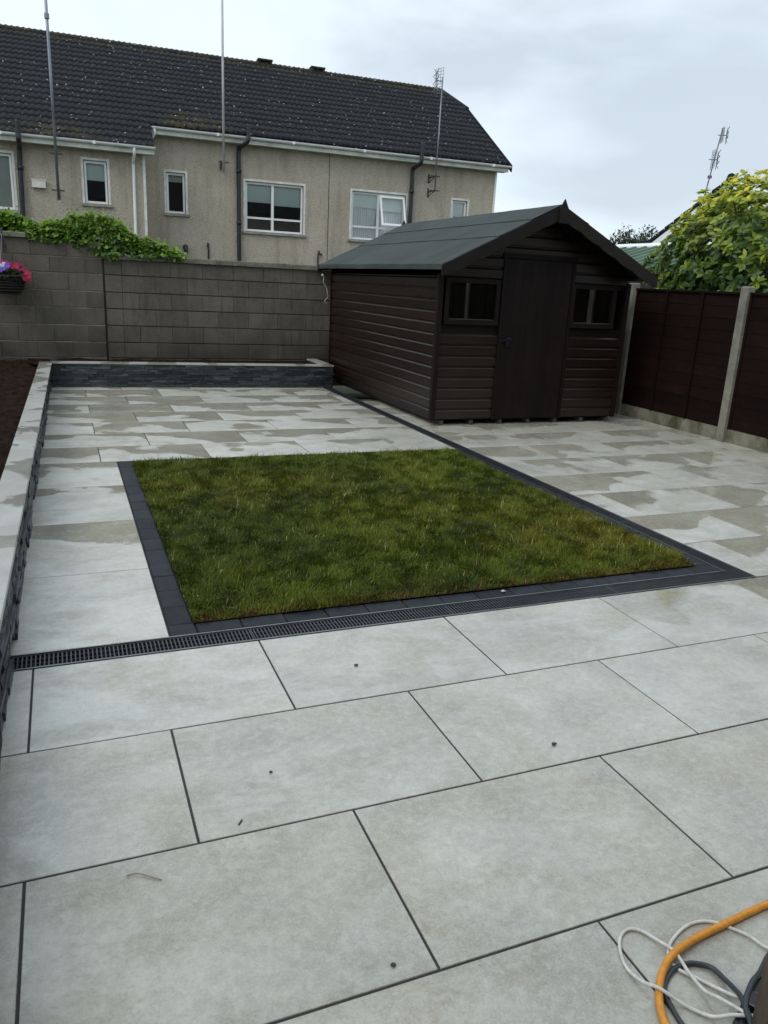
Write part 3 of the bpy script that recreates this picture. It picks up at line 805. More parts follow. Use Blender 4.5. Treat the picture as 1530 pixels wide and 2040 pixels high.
MB().box(.73, .795, 18.975, 18.996, -.2, 4.38).build('corner_bead', M['band'], house)
MB().box(10.93, 10.985, 19.96, 20.02, -.2, 4.9).build('corner_trim', M['pvc'], house)
# windows
def window(s0, s1, z0, z1, c, mull=None, tran=None, blind=.0, blindmat='blind', curtains=False, openlight=False):
    w = MB(); w.box(s0+.012, s1-.012, c+.10, c+.102, z0, z0+.01)
    root = MB()
    f = .05; y0, y1 = c+.055, c+.115
    fr = MB()
    a, b, d, e = s0+.012, s1-.012, z0+.012, z1-.012
    for q in ((a, b, e-f, e), (a, b, d, d+f), (a, a+f, d+f, e-f), (b-f, b, d+f, e-f)): fr.box(q[0], q[1], y0, y1, q[2], q[3])
    if mull: fr.box(mull-.035, mull+.035, y0+.002, y1-.002, d+f, e-f)
    if tran:
        for (q0, q1) in ((a+f, mull-.035), (mull+.035, b-f)): fr.box(q0, q1, y0+.004, y1-.004, tran-.025, tran+.025)
    # slimmer sash bead inside each light
    lights = []
    xsplit = [(a+f, b-f)] if not mull else [(a+f, mull-.035), (mull+.035, b-f)]
    zsplit = [(d+f, e-f)] if not tran else [(d+f, tran-.025), (tran+.025, e-f)]
    for xi, xp in enumerate(xsplit):
        for zi, zp in enumerate(zsplit): lights.append((xi, zi, *xp, *zp))
    wo_ = fr.build('window', M['pvc'], house)
    MB().box(a+.1, b-.1 if not mull else mull-.08, y0-.012, y0-.001, e-f*.6, e-f*.25).build('trickle_vent', M['pvc'], wo_)
    for xi, zi, p0, p1, q0, q1 in lights:
        if openlight and xi == 1 and zi == len(zsplit)-1: continue
        MB().quad((p0, c+.085, q0), (p1, c+.085, q0), (p1, c+.085, q1), (p0, c+.085, q1)).build('pane', M['glass'], wo_)
    rm = MB()
    R0, R1 = c+.13, c+1.6
    rm.quad((s0-.1, R1, z0-.1), (s1+.1, R1, z0-.1), (s1+.1, R1, z1+.1), (s0-.1, R1, z1+.1))
    rm.quad((s0-.1, R0, z0-.1), (s0-.1, R1, z0-.1), (s0-.1, R1, z1+.1), (s0-.1, R0, z1+.1)); rm.quad((s1+.1, R0, z0-.1), (s1+.1, R0, z1+.1), (s1+.1, R1, z1+.1), (s1+.1, R1, z0-.1))
    rm.quad((s0-.1, R0, z1+.1), (s0-.1, R1, z1+.1), (s1+.1, R1, z1+.1), (s1+.1, R0, z1+.1)); rm.quad((s0-.1, R0, z0-.1), (s1+.1, R0, z0-.1), (s1+.1, R1, z0-.1), (s0-.1, R1, z0-.1))
    rm.build('room_interior', M['room'], wo_)
    if blind:
        zz = z1-(z1-z0)*blind
        if mull:
            MB().box(s0+.04, mull-.01, c+.145, c+.15, zz, z1).build('roller_blind', M[blindmat], wo_)
            MB().box(mull+.01, s1-.04, c+.145, c+.15, zz-.05, z1).build('roller_blind', M[blindmat], wo_)
        else: MB().box(s0+.04, s1-.04, c+.145, c+.15, zz, z1).build('roller_blind', M[blindmat], wo_)
    if curtains:
        cm = MB(); n = 60
        for i in range(n):
            x0, x1 = s0+.03+(s1-s0-.06)*i/n, s0+.03+(s1-s0-.06)*(i+1)/n
            ya, yb = c+.2+.02*math.sin(i*1.9), c+.2+.02*math.sin((i+1)*1.9)
            cm.quad((x0, ya, z0), (x1, yb, z0), (x1, yb, z1), (x0, ya, z1))
        cm.build('net_curtain', M['curtain'], wo_)
    # plaster band round the opening and the sill
    bd = MB(); t = .055
    bd.box(s0-t, s1+t, c-.012, c-.001, z1, z1+t); bd.box(s0-t, s0, c-.012, c-.001, z0, z1); bd.box(s1, s1+t, c-.012, c-.001, z0, z1)
    bd.build('surround', M['band'], wo_)
    MB().box(s0-.09, s1+.09, c-.06, c+.06, z0-.06, z0-.002).build('window_sill', M['sill'], wo_)
    if openlight:
        p0, p1, q0, q1 = [l for l in lights if l[0] == 1 and l[1] == len(zsplit)-1][0][2:]
        ang = math.radians(20)
        def T(x, yy_, z):     # hinged at the top, bottom swung outwards
            dz = q1-z; return (x, c+.06-dz*math.sin(ang)+yy_*math.cos(ang), q1-dz*math.cos(ang)+yy_*math.sin(ang)*0)
        sm = MB()
        def tb_(x0, x1, z0_, z1_, ya, yb): sm.add([T(x0, ya, z0_), T(x1, ya, z0_), T(x1, yb, z0_), T(x0, yb, z0_), T(x0, ya, z1_), T(x1, ya, z1_), T(x1, yb, z1_), T(x0, yb, z1_)], [(0,3,2,1),(4,5,6,7),(0,1,5,4),(1,2,6,5),(2,3,7,6),(3,0,4,7)])
        b_ = .055
        tb_(p0-.02, p1+.02, q1-b_, q1, -.05, 0); tb_(p0-.02, p1+.02, q0-.01, q0+b_, -.05, 0); tb_(p0-.02, p0-.02+b_, q0+b_, q1-b_, -.05, 0); tb_(p1+.02-b_, p1+.02, q0+b_, q1-b_, -.05, 0)
        sm.build('casement', M['pvc'], wo_)
        MB().quad(T(p0, -.03, q0+b_), T(p1, -.03, q0+b_), T(p1, -.03, q1-b_), T(p0, -.03, q1-b_)).build('pane', M['glass'], wo_)
    return wo_
window(*RH[0], 20.0, blind=.22, blindmat='blind_grey')
window(*RH[1], 20.0, mull=4.20, tran=3.07, blind=.40)
window(*RH[2], 20.0, mull=7.29, tran=3.05, blind=.32, curtains=True, openlight=True)
window(*RH[3], 20.0, blind=.45)
window(*LHs[0], 19.0, blind=.97, blindmat='blind_grey')
window(*LHs[1], 19.0, blind=.45)
# fascia, soffit, gutters
fb = MB(); fb.box(1.02, 11.22, 19.72, 19.745, 4.86, 5.03); fb.box(1.02, 11.22, 19.745, 20.05, 4.87, 4.89)
fb.build('fascia', M['pvc_dirty'], house)
fb = MB(); fb.box(-14, 1.0, 18.70, 18.725, 4.24, 4.41); fb.box(-14, 1.0, 18.725, 19.05, 4.25, 4.27); fb.build('fascia', M['pvc_dirty'], house)
def gutter(s0, s1, c, z):
    mb = MB(); n = 8; R = .058; prof = [(c+R*math.cos(math.pi+math.pi*i/n), z+R*math.sin(math.pi+math.pi*i/n)) for i in range(n+1)]
    prof2 = [(c+(R-.006)*math.cos(math.pi+math.pi*i/n), z+(R-.006)*math.sin(math.pi+math.pi*i/n)) for i in range(n, -1, -1)]
    pr = prof+prof2; k = len(pr)
    mb.add([(s0, y, q) for y, q in pr]+[(s1, y, q) for y, q in pr], [(i, (i+1) % k, k+(i+1) % k, k+i) for i in range(k)]+[tuple(range(k)), tuple(range(k, 2*k))[::-1]])
    x = s0+1.6
    while x < s1: 
        mb.box(x, x+.06, c-R-.006, c+R, z-R-.006, z+.006); x += 2.0
    return mb.build('gutter', M['pvc'], house)
gutter(1.04, 11.26, 19.655, 5.02); gutter(-14, 1.02, 18.635, 4.40)
# pipes
MB().tube(smooth_path([(1.09, 19.655, 4.97), (1.09, 19.66, 4.86), (1.03, 19.72, 4.76), (1.0, 19.8, 4.70), (.98, 19.9, 4.55)], 4), .036).build('downpipe', M['pvc'], house, True)
MB().tube(smooth_path([(.53, 18.64, 4.36), (.53, 18.66, 4.22), (.51, 18.85, 4.05), (.51, 18.93, 3.95), (.50, 18.93, 2.0), (.50, 18.93, -.2)], 5), .036).build('downpipe', M['pvc'], house, True)
def soilpipe(pts, col_z=()):
    mb = MB(); mb.tube(smooth_path(pts, 6), .056, 12)
    for p in col_z: mb.tube([(p[0], p[1], p[2]-.05), (p[0], p[1], p[2]+.05)], .068, 12)
    return mb.build('soil_pipe', M['blackpipe'], house, True)
soilpipe([(3.25, 19.91, -.2), (3.25, 19.91, 2.5), (3.25, 19.91, 4.55), (3.26, 19.85, 4.74), (3.34, 19.62, 4.82), (3.42, 19.52, 4.90), (3.44, 19.52, 5.05), (3.44, 19.52, 5.30)], [(3.25, 19.91, 2.9), (3.25, 19.91, 4.2)])
soilpipe([(8.24, 19.91, -.2), (8.24, 19.91, 2.5), (8.24, 19.91, 4.50), (8.24, 19.85, 4.70), (8.29, 19.62, 4.78), (8.33, 19.52, 4.86), (8.34, 19.52, 5.02), (8.34, 19.52, 5.36)], [(8.24, 19.91, 4.1)])
soilpipe([(-2.09, 18.91, -.2), (-2.05, 18.91, 2.5), (-2.02, 18.91, 3.95), (-2.0, 18.80, 4.15), (-1.99, 18.54, 4.24), (-1.99, 18.53, 4.4), (-1.99, 18.53, 4.66)], [(-2.02, 18.91, 3.7)])
vt = MB(); vt.box(-1.80, -1.50, 18.90, 18.995, 3.30, 3.47); vt.box(-1.82, -1.48, 18.89, 18.92, 3.465, 3.485)
vt.build('vent_cover', M['band'], house)
fl = MB(); fl.tube(smooth_path([(1.81, 19.99, 2.20), (1.81, 19.80, 2.20), (1.81, 19.75, 2.14), (1.81, 19.75, 2.02)], 4), .06, 12); fl.build('flue', M['blackpipe'], house, True)
MB().tube(smooth_path([(2.42, 19.95, -.2), (2.43, 19.95, 2.15), (2.40, 19.93, 2.23)], 4), .022).build('waste_pipe', M['blackpipe'], house, True)
MB().tube(smooth_path([(5.49, 19.95, -.2), (5.50, 19.95, 2.12), (5.55, 19.93, 2.22), (5.61, 19.93, 2.2)], 4), .024).build('waste_pipe', M['blackpipe'], house, True)

# roof: deck + interlocking tiles
deck = MB()
k_ = .05
def dz(c): return roofz(c)-k_
deck.add([(-14, 18.68, dz(18.68)), (1.0, 18.68, dz(18.68)), (1.0, 19.68, dz(19.68)), (11.28, 19.68, dz(19.68)), (11.30, 23.1, dz(23.1)), (10.83, 24.2, dz(24.2)), (-14, 24.2, dz(24.2))], [(0, 1, 2, 3, 4, 5, 6)])
deck.add([(-14, 24.2, dz(24.2)), (10.83, 24.2, dz(24.2)), (11.30, 25.3, dz(23.1)), (11.28, 28.8, dz(19.6)), (-14, 28.8, dz(19.6))], [(0, 1, 2, 3, 4)])
deck.add([(10.83, 24.2, dz(24.2)), (11.30, 23.1, dz(23.1)), (11.30, 25.3, dz(23.1))], [(0, 1, 2)])
roof = deck.build('roof', M['roof'], house)
def tile_shape(mb, s, c0, W=.30, Lc=.34):
    """one double-roll tile; s = left edge, c0 = lower edge"""
    th = math.atan(SL); run = Lc/math.sqrt(1+SL*SL)
    prof = []
    for i in range(9):
        t = i/8; prof.append((s+W*t, .019*math.sin(2*math.pi*(t*2-.0))*.9+.004))
    lo = [(x, c0, roofz(c0)+.034+h) for x, h in prof]; hi = [(x, c0+run, roofz(c0+run)-.008+h) for x, h in prof]; bt = [(x, c0+.001, roofz(c0)-.022+h) for x, h in prof]
    n = 9
    mb.add(lo+hi+bt, [(i, i+1, n+i+1, n+i) for i in range(8)]+[(2*n+i, 2*n+i+1, i+1, i) for i in range(8)])
gauge = .335/math.sqrt(1+SL*SL)
tiles = []
c = 18.66; rowi = 0
def right_edge(c_):
    if c_ < 19.6: return 1.0
    if c_ < 23.1: return 11.30
    return 11.30-(c_-23.1)/(24.2-23.1)*.47
while c < 24.15:
    r = right_edge(c+.02); s = -8.2
    while s < r-.02:
        W = min(.30, r-s); tiles.append((s, c, W)); s += .30
    c += gauge; rowi += 1
HC = Matrix.Rotation(-HR, 3, 'Z') @ CAM
tiles.sort(key=lambda q: (q[0]-HC.x)**2+(q[1]-HC.y)**2)
near = [t_ for t_ in tiles if abs(t_[2]-.30) < .001][:300]; ns = set(near)
_tm = MB(); tile_shape(_tm, 0, 0); tmesh_off = roofz(0)
_tm.v = [(v[0], v[1], v[2]-tmesh_off) for v in _tm.v]
tme = _tm.mesh('roof_tile', M['roof'], smooth=False); 
for p_ in tme.polygons: p_.use_smooth = p_.index < 8
for s, c, W in near:
    o = bpy.data.objects.new('roof_tile', tme); col.objects.link(o); o.parent = roof
    o.location = (s+random.uniform(-.002, .002), c+random.uniform(-.004, .004), tmesh_off+SL*c+random.uniform(-.003, .004)); o.rotation_euler = (random.gauss(0, .006), random.gauss(0, .004), 0)
rest = MB()
for t_ in tiles:
    if t_ not in ns: tile_shape(rest, t_[0], t_[1]+random.uniform(-.004, .004), t_[2])
rt = rest.build('roof_tiling', M['roof'], roof)
for p_ in rt.data.polygons: p_.use_smooth = p_.index % 16 < 8
tag(rt, kind='stuff')
# ridge and hip tiles
def halfround(mb, a, b, r=.115):
    a = Vector(a); b = Vector(b); d = (b-a).normalized(); sd = d.cross(Vector((0, 0, 1))).normalized(); up = sd.cross(d)
    n = 6; vs = []
    for p in (a, b):
        for i in range(n+1):
            t = math.pi*i/n; vs.append(p+sd*r*math.cos(t)+up*r*.8*math.sin(t))
    mb.add(vs, [(i, i+1, n+2+i, n+1+i) for i in range(n)]+[tuple(range(n+1)), tuple(range(n+1, 2*n+2))[::-1]])
s = -8.2
while s < 10.8:
    e = min(s+.45, 10.85)
    m_ = MB(); halfround(m_, (s+.004, 24.2, roofz(24.2)-.04), (e-.004, 24.2, roofz(24.2)-.04+random.uniform(-.004, .004))); m_.build('ridge_tile', M['roof'], roof, False); s += .45
for q in (0, .5):
    A_ = Vector((10.83, 24.2, roofz(24.2)-.03)); B_ = Vector((11.31, 23.08, roofz(23.08)-.02)); m_ = MB(); halfround(m_, A_.lerp(B_, q), A_.lerp(B_, q+.49), .09); m_.build('hip_tile', M['roof'], roof)
vb = MB(); vb.add([(11.27, 19.66, roofz(19.66)+.03), (11.31, 19.66, roofz(19.66)+.03), (11.31, 23.1, roofz(23.1)+.03), (11.27, 23.1, roofz(23.1)+.03), (11.27, 19.66, roofz(19.66)-.16), (11.31, 19.66, roofz(19.66)-.16), (11.31, 23.1, roofz(23.1)-.16), (11.27, 23.1, roofz(23.1)-.16)], [(0,1,2,3),(4,7,6,5),(0,4,5,1),(1,5,6,2),(2,6,7,3),(3,7,4,0)])
vb.build('verge_board', M['roof'], roof)
for s in (4.58, 6.27):
    v = MB(); z = roofz(24.2); v.box(s, s+.46, 24.06, 24.34, z+.085, z+.13); v.box(s+.01, s+.09, 24.09, 24.31, z-.02, z+.085); v.box(s+.37, s+.45, 24.09, 24.31, z-.02, z+.085); v.box(s+.09, s+.37, 24.14, 24.26, z-.02, z+.085)
    v.build('ridge_vent', M['roof'], roof)

# TV masts fixed to the house (house frame converted to world)
def hw(s, c, z): v = Matrix.Rotation(HR, 3, 'Z') @ Vector((s, c, z)); return v
def mast(label, s, c, z0, z1, cw, mat, r, brackets, knob=None, lean=0):
    t = thing('tv_mast', tuple(hw(s, c, z0)), label, 'mast', 'tv masts fixed to the house wall')
    MB().tube([hw(s, c, z0), hw(s+lean*.5, c, (z0+z1)/2), hw(s+lean, c, z1)], [r, r, r*.9], 10).build('pole', M[mat], t, True)
    for zb in brackets:
        b = MB(); b.bar(hw(s, c-.02, zb), hw(s, cw+.005, zb), .03, .035); b.bar(hw(s-.14, c+.01, zb), hw(s+.14, c+.01, zb), .02, .03); b.bar(hw(s, cw-.01, zb-.14), hw(s, cw-.01, zb+.1), .04, .02, (0, 1, 0)); b.bar(hw(s, cw-.02, zb-.14), hw(s, c+.04, zb-.01), .015, .015)
        b.build('bracket', M['rust'], t)
    if knob: MB().tube([hw(s+lean, c, knob-.05), hw(s+lean, c, knob+.05)], .055, 10).build('clamp', M['mast'], t)
    return t
mast('tall grey steel mast on the wall between the leftmost windows, top out of view', -1.22, 18.52, 3.03, 8.4, 19.0, 'mast', .034, (3.24, 4.03), 6.83)
mast('tall pale mast rising over the roof beside the black soil pipe near the middle', 2.79, 19.50, 4.08, 9.2, 20.0, 'mastwhite', .030, (4.33,))
m3 = mast('thin grey mast with a grid aerial on top, right end of the house', 8.79, 19.50, 4.1, 7.05, 20.0, 'mast', .020, (4.14, 4.52), lean=.03)
def aerial(root, C, w, h, mat, yaw=0):
    a = MB(); n = 9
    ca, sa = math.cos(yaw), math.sin(yaw)
    P = lambda x, y, z: (C[0]+x*ca-y*sa, C[1]+x*sa+y*ca, C[2]+z)
    for i in range(n): a.bar(P(-w/2, .02*abs(i-4)/4, -h/2+h*i/(n-1)), P(w/2, .02*abs(i-4)/4, -h/2+h*i/(n-1)), .008, .008)
    for x_ in (-w/2, -w/6, w/6, w/2): a.bar(P(x_, 0, -h/2), P(x_, 0, h/2), .008, .008)
    for zz in (-h*.3, 0, h*.3):
        for sg in (-1, 1): a.bar(P(0, -.10, zz), P(sg*w*.35, -.12, zz+sg*.09), .014, .010); a.bar(P(0, -.10, zz), P(sg*w*.35, -.12, zz-sg*.09), .014, .010)
    a.bar(P(0, -.10, -h*.35), P(0, -.10, h*.35), .02, .02); a.bar(P(0, .12, 0), P(0, -.12, 0), .02, .02)
    return a.build('aerial', M[mat], root)
aerial(m3, tuple(hw(8.68, 19.42, 6.93)), .30, .62, 'mast', math.radians(-70))
MB().tube(smooth_path([hw(8.84, 19.48, 5.3), hw(8.93, 19.5, 5.0), hw(8.90, 19.52, 4.9)], 5), .006, 5).build('aerial_cable', M['darkcable'], m3)

# ---------------------------------------------------------------- shed
X0, X1, YF, YB = 3.10, 5.63, 5.40, 9.13
RX, RZ = 4.365, 2.42
shed = thing('garden_shed', (4.365, 7.2, 0), 'dark brown timber garden shed with green felt apex roof on the patio', 'shed')
EZ = 1.745
def rz_(x): return RZ-abs(x-RX)*(RZ-EZ)/1.385
core = MB()
core.box(X0+.03, X1-.03, YB-.03, YB, .06, 1.66)
core.box(X0+.028, X0+.034, YF+.06, YB-.03, .06, 1.62); core.box(X1-.034, X1-.028, YF+.06, YB-.03, .06, 1.62)
core.quad((X0+.03, YF+.06, .08), (X1-.03, YF+.06, .08), (X1-.03, YB-.03, .08), (X0+.03, YB-.03, .08))
core.build('inner_lining', M['sheddoor'], shed)
fl_ = MB()
for i in range(7):
    x = X0+.12+i*.385; fl_.box(x, x+.045, YF+.01, YB, .0, .055)
fl_.build('floor_bearer', M['bearer'], shed)
pitch_b = .1205
def shiplap_x(x0, x1, z0, name, y=YF):   # board facing -y: rounded top bead
    h = pitch_b
    vs = []
    prof = [(.0, 0), (-.012, .0), (-.020, .006), (-.020, h-.030), (-.004, h-.012), (-.004, h-.001), (0, h-.001)]
    k = len(prof)
    for x in (x0, x1): vs += [(x, y+.02+p[0], z0+p[1]) for p in prof]
    return MB().add(vs, [(i, k+i, k+(i+1) % k, (i+1) % k) for i in range(k)]+[tuple(range(k)), tuple(range(k, 2*k))[::-1]])
def shiplap_y(y0, y1, z0, x, sgn):
    h = pitch_b; prof = [(.0, 0), (.012, .0), (.020, .006), (.020, h-.030), (.004, h-.012), (.004, h-.001), (0, h-.001)]; k = len(prof); vs = []
    for y in (y0, y1): vs += [(x+sgn*(p[0])-sgn*.02, y, z0+p[1]) for p in prof]
    return MB().add(vs, [(i, (i+1) % k, k+(i+1) % k, k+i) for i in range(k)]+[tuple(range(k))[::-1], tuple(range(k, 2*k))])
for i in range(13):
    z = .07+i*pitch_b
    shiplap_y(YF+.045, YB, z, X0, -1).build('shiplap_board', M['shed'], shed)
    shiplap_y(YF+.045, YB, z, X1, 1).build('shiplap_board', M['shed'], shed)
DX0, DX1 = 3.92, 4.79
W1, W2 = (3.205, 3.825), (4.80+.03, 5.415)
for i in range(19):
    z = .07+i*pitch_b
    if z > 2.3: break
    ex = min(1.385, max(0, (RZ-.06-(z+pitch_b))/((RZ-EZ)/1.385)))
    a, b = max(X0+.03, RX-ex), min(X1-.03, RX+ex)
    if z+pitch_b < 1.15:
        segs = [(a, DX0-.045), (DX1+.045, b)]
    elif z < 1.58: segs = []
    elif z < 1.86: segs = [(a, DX0-.045), (DX1+.045, b)]
    else: segs = [(a, b)]
    for s0, s1 in segs:
        if s1-s0 > .05: shiplap_x(s0, s1, z, 'b').build('shiplap_board', M['shed'], shed)
gb = MB()   # gable backing behind the boards
gb.add([(X0+.02, YF+.03, .06), (DX0-.03, YF+.03, .06), (DX0-.03, YF+.03, 1.12), (X0+.02, YF+.03, 1.12)], [(0,1,2,3)])
gb.add([(DX1+.03, YF+.03, .06), (X1-.02, YF+.03, .06), (X1-.02, YF+.03, 1.12), (DX1+.03, YF+.03, 1.12)], [(0,1,2,3)])
gb.add([(X0+.02, YF+.03, 1.58), (X1-.02, YF+.03, 1.58), (X1-.02, YF+.03, rz_(X1)-.03), (RX, YF+.03, RZ-.04), (X0+.02, YF+.03, rz_(X0)-.03)], [(0,1,2,3,4)])
gb.build('gable_lining', M['sheddoor'], shed)
gbk = MB(); gbk.add([(X0, YB, .06), (X1, YB, .06), (X1, YB, rz_(X1)-.03), (RX, YB, RZ-.04), (X0, YB, rz_(X0)-.03)], [(4,3,2,1,0)]); gbk.build('rear_gable', M['shed'], shed)
for x0, x1 in ((X0-.012, X0+.045), (X1-.045, X1+.012)):
    MB().box(x0, x1, YF-.012, YF+.045, .06, 1.66).build('corner_post', M['sheddoor'], shed)
    MB().box(x0, x1, YB-.02, YB+.012, .06, 1.66).build('corner_post', M['sheddoor'], shed)
for x0, x1 in ((DX0-.045, DX0-.004), (DX1+.004, DX1+.045)):
    MB().box(x0, x1, YF-.012, YF+.03, .06, 1.91).build('door_post', M['sheddoor'], shed)
MB().box(DX0-.06, DX1+.06, YF-.014, YF+.03, 1.865, 1.92).build('door_head', M['sheddoor'], shed)
nb = 8
door = MB(); door.box(DX0, DX1, YF+.012, YF+.03, .065, 1.86)
door = door.build('door', M['sheddoor'], shed)
bw = (DX1-DX0)/nb
for i in range(nb):
    MB().chbox(DX0+i*bw+.0006, DX0+(i+1)*bw-.0006, YF-.004, YF+.0118, .066, 1.858, .0015, 'y').build('door_board', M['sheddoor'], door)
lt = MB(); lt.box(DX0-.03, DX0+.14, YF-.02, YF-.0045, .955, .985); lt.box(DX0+.05, DX0+.10, YF-.032, YF-.021, .90, .96); lt.tube([(DX0+.055, YF-.03, .975), (DX0+.055, YF-.045, 1.0), (DX0+.095, YF-.045, 1.0), (DX0+.095, YF-.03, .975)], .005, 6)
lt.build('hasp_and_padlock', M['blackplastic'], door)
for z in (.35, 1.0, 1.6):
    h_ = MB(); h_.box(DX1-.20, DX1-.005, YF-.009, YF-.0045, z, z+.035); h_.build('hinge', M['sheddoor'], door)
tk = MB(); tk.box(DX0+.0, DX0+.012, YF-.02, YF-.013, 1.78, 1.86)
def shedwin(x0, x1):
    z0, z1 = 1.185, 1.575
    f = MB()
    f.box(x0-.05, x1+.05, YF-.014, YF+.03, z1, z1+.05); f.box(x0-.05, x1+.05, YF-.02, YF+.03, z0-.055, z0)
    f.box(x0-.05, x0, YF-.014, YF+.03, z0, z1); f.box(x1, x1+.05, YF-.014, YF+.03, z0, z1)
    w = f.build('window', M['sheddoor'], shed)
    MB().quad((x0, YF+.01, z0), (x1, YF+.01, z0), (x1, YF+.01, z1), (x0, YF+.01, z1)).build('pane', M['shedglass'], w)
    b = MB(); b.box(x0, x1, YF+.002, YF+.009, z0, z0+.008); b.build('glazing_bead', M['cream'], w)
    return w
w_ = shedwin(3.225, 3.805); w2_ = shedwin(4.86, 5.40)
MB().box(3.215, 3.815, YF+.04, YF+.05, 1.175, 1.585).build('inner_shutter', M['dusty'], w_)  # plain sheet behind the glass, gives the left pane its dull green tone
MB().box(4.85, 5.41, YF+.12, YF+.13, 1.15, 1.6).build('inner_shutter', M['dustydark'], w2_)  # darker plain sheet behind the right pane
pc = MB(); pc.box(5.385, 5.40, YF+.011, YF+.03, 1.2, 1.5); pc.build('inner_batten', M['cream'], w2_)  # pale upright strip set just behind the right pane
# roof boards and felt
YR0, YR1 = 5.115, 9.38
rf = MB()
for sg in (-1, 1):
    xe = RX+sg*1.385
    rf.add([(RX, YR0, RZ-.002), (xe, YR0, EZ-.002), (xe, YR1, EZ-.002), (RX, YR1, RZ-.002), (RX, YR0, RZ-.02), (xe, YR0, EZ-.02), (xe, YR1, EZ-.02), (RX, YR1, RZ-.02)], [(0,1,2,3),(4,7,6,5),(0,4,5,1),(1,5,6,2),(2,6,7,3)])
roofo = rf.build('roof', M['sheddoor'], shed)
def feltstrip(sg, t0, t1, lift):
    nn = 14; my = 36; v = []; 
    for j in range(my+1):
        for i in range(nn+1):
            t = t0+(t1-t0)*i/nn; x = RX+sg*1.385*t; z = RZ+(EZ-RZ)*t
            y = YR0-.012+(YR1+.012-YR0+.012)*j/my
            wv = .0035*mn.noise(Vector((x*2, y*2.2, sg*3)))+(.006*abs(mn.noise(Vector((y*1.6, 7, sg+t1*9)))) if i == nn else 0)
            v.append((x, y, z+lift+wv+(.003 if i >= nn-1 else 0)))
    f = [(j*(nn+1)+i, j*(nn+1)+i+1, (j+1)*(nn+1)+i+1, (j+1)*(nn+1)+i) for j in range(my) for i in range(nn)]
    if sg > 0: pass
    # folded-down edge
    k = len(v)
    for j in range(my+1):
        p = v[j*(nn+1)+nn]; v.append((p[0]+sg*.004, p[1], p[2]-(.006 if t1 < 1 else .055)))
    f += [(j*(nn+1)+nn, k+j, k+j+1, (j+1)*(nn+1)+nn) for j in range(my)]
    mb = MB().add(v, f)
    return mb.build('felt_strip', M['felt'], roofo, False)
for sg in (-1, 1):
    feltstrip(sg, .53, 1.004, .006); feltstrip(sg, .245, .545, .011); feltstrip(sg, 0.0, .26, .016)
def barge(sg, y0, y1):
    mb = MB(); n = 44; top = []; bot = []
    for i in range(n+1):
        t = i/n; x = RX+sg*1.40*t; z = RZ+(EZ-RZ)*1.40*t/1.385+.004
        # scalloped lower edge
        wdt = .115+.012*abs(math.sin(t*math.pi*5.5)) if t < .93 else .10
        top.append((x, z)); bot.append((x, z-wdt*1.12))
    k = n+1
    vs = [(x, y0, z) for x, z in top]+[(x, y0, z) for x, z in bot]+[(x, y1, z) for x, z in top]+[(x, y1, z) for x, z in bot]
    fs = []
    for i in range(n):
        fs += [(i, i+1, k+i+1, k+i), (2*k+i, 3*k+i, 3*k+i+1, 2*k+i+1), (i, 2*k+i, 2*k+i+1, i+1), (k+i, k+i+1, 3*k+i+1, 3*k+i)]
    fs += [(0, k, 3*k, 2*k), (n, 2*k+n, 3*k+n, k+n)]
    return mb.add(vs, fs).build('bargeboard', M['barge'], shed)
for y0 in (5.082, 9.395):
    for sg in (-1, 1): barge(sg, y0, y0+.02)
def finial(y):
    m_ = MB(); pr = [(-.05, -.17), (.05, -.17), (.052, -.02), (.0, .075), (-.052, -.02)]
    m_.add([(RX+a, y-.018, RZ+b-.01) for a, b in pr]+[(RX+a, y, RZ+b-.01) for a, b in pr], [(0,1,2,3,4)[::1], (9,8,7,6,5), (0,5,6,1), (1,6,7,2), (2,7,8,3), (3,8,9,4), (4,9,5,0)])
    m_.build('finial', M['barge'], shed)
finial(5.0805); finial(9.435)
hk = MB(); hk.tube(smooth_path([(2.985, 9.2, 1.60), (3.0, 9.2, 1.56), (2.99, 9.2, 1.50), (3.03, 9.2, 1.44), (3.05, 9.2, 1.40)], 6), .0035, 6); hk.tube(smooth_path([(3.07, 9.2, 1.28), (3.03, 9.2, 1.24), (3.02, 9.2, 1.21), (3.06, 9.2, 1.19)], 6), .0035, 6); hk.tube([(2.965, 9.2, 1.59), (2.985, 9.2, 1.61)], .014, 8)
hk.tube([(3.05, 9.2, 1.40), (3.07, 9.2, 1.28)], .003, 5)
tag(hk.build('loose_cable', M['whitecable'], smooth=True), 'thin white cable end dangling where the shed corner meets the block wall', 'cable')

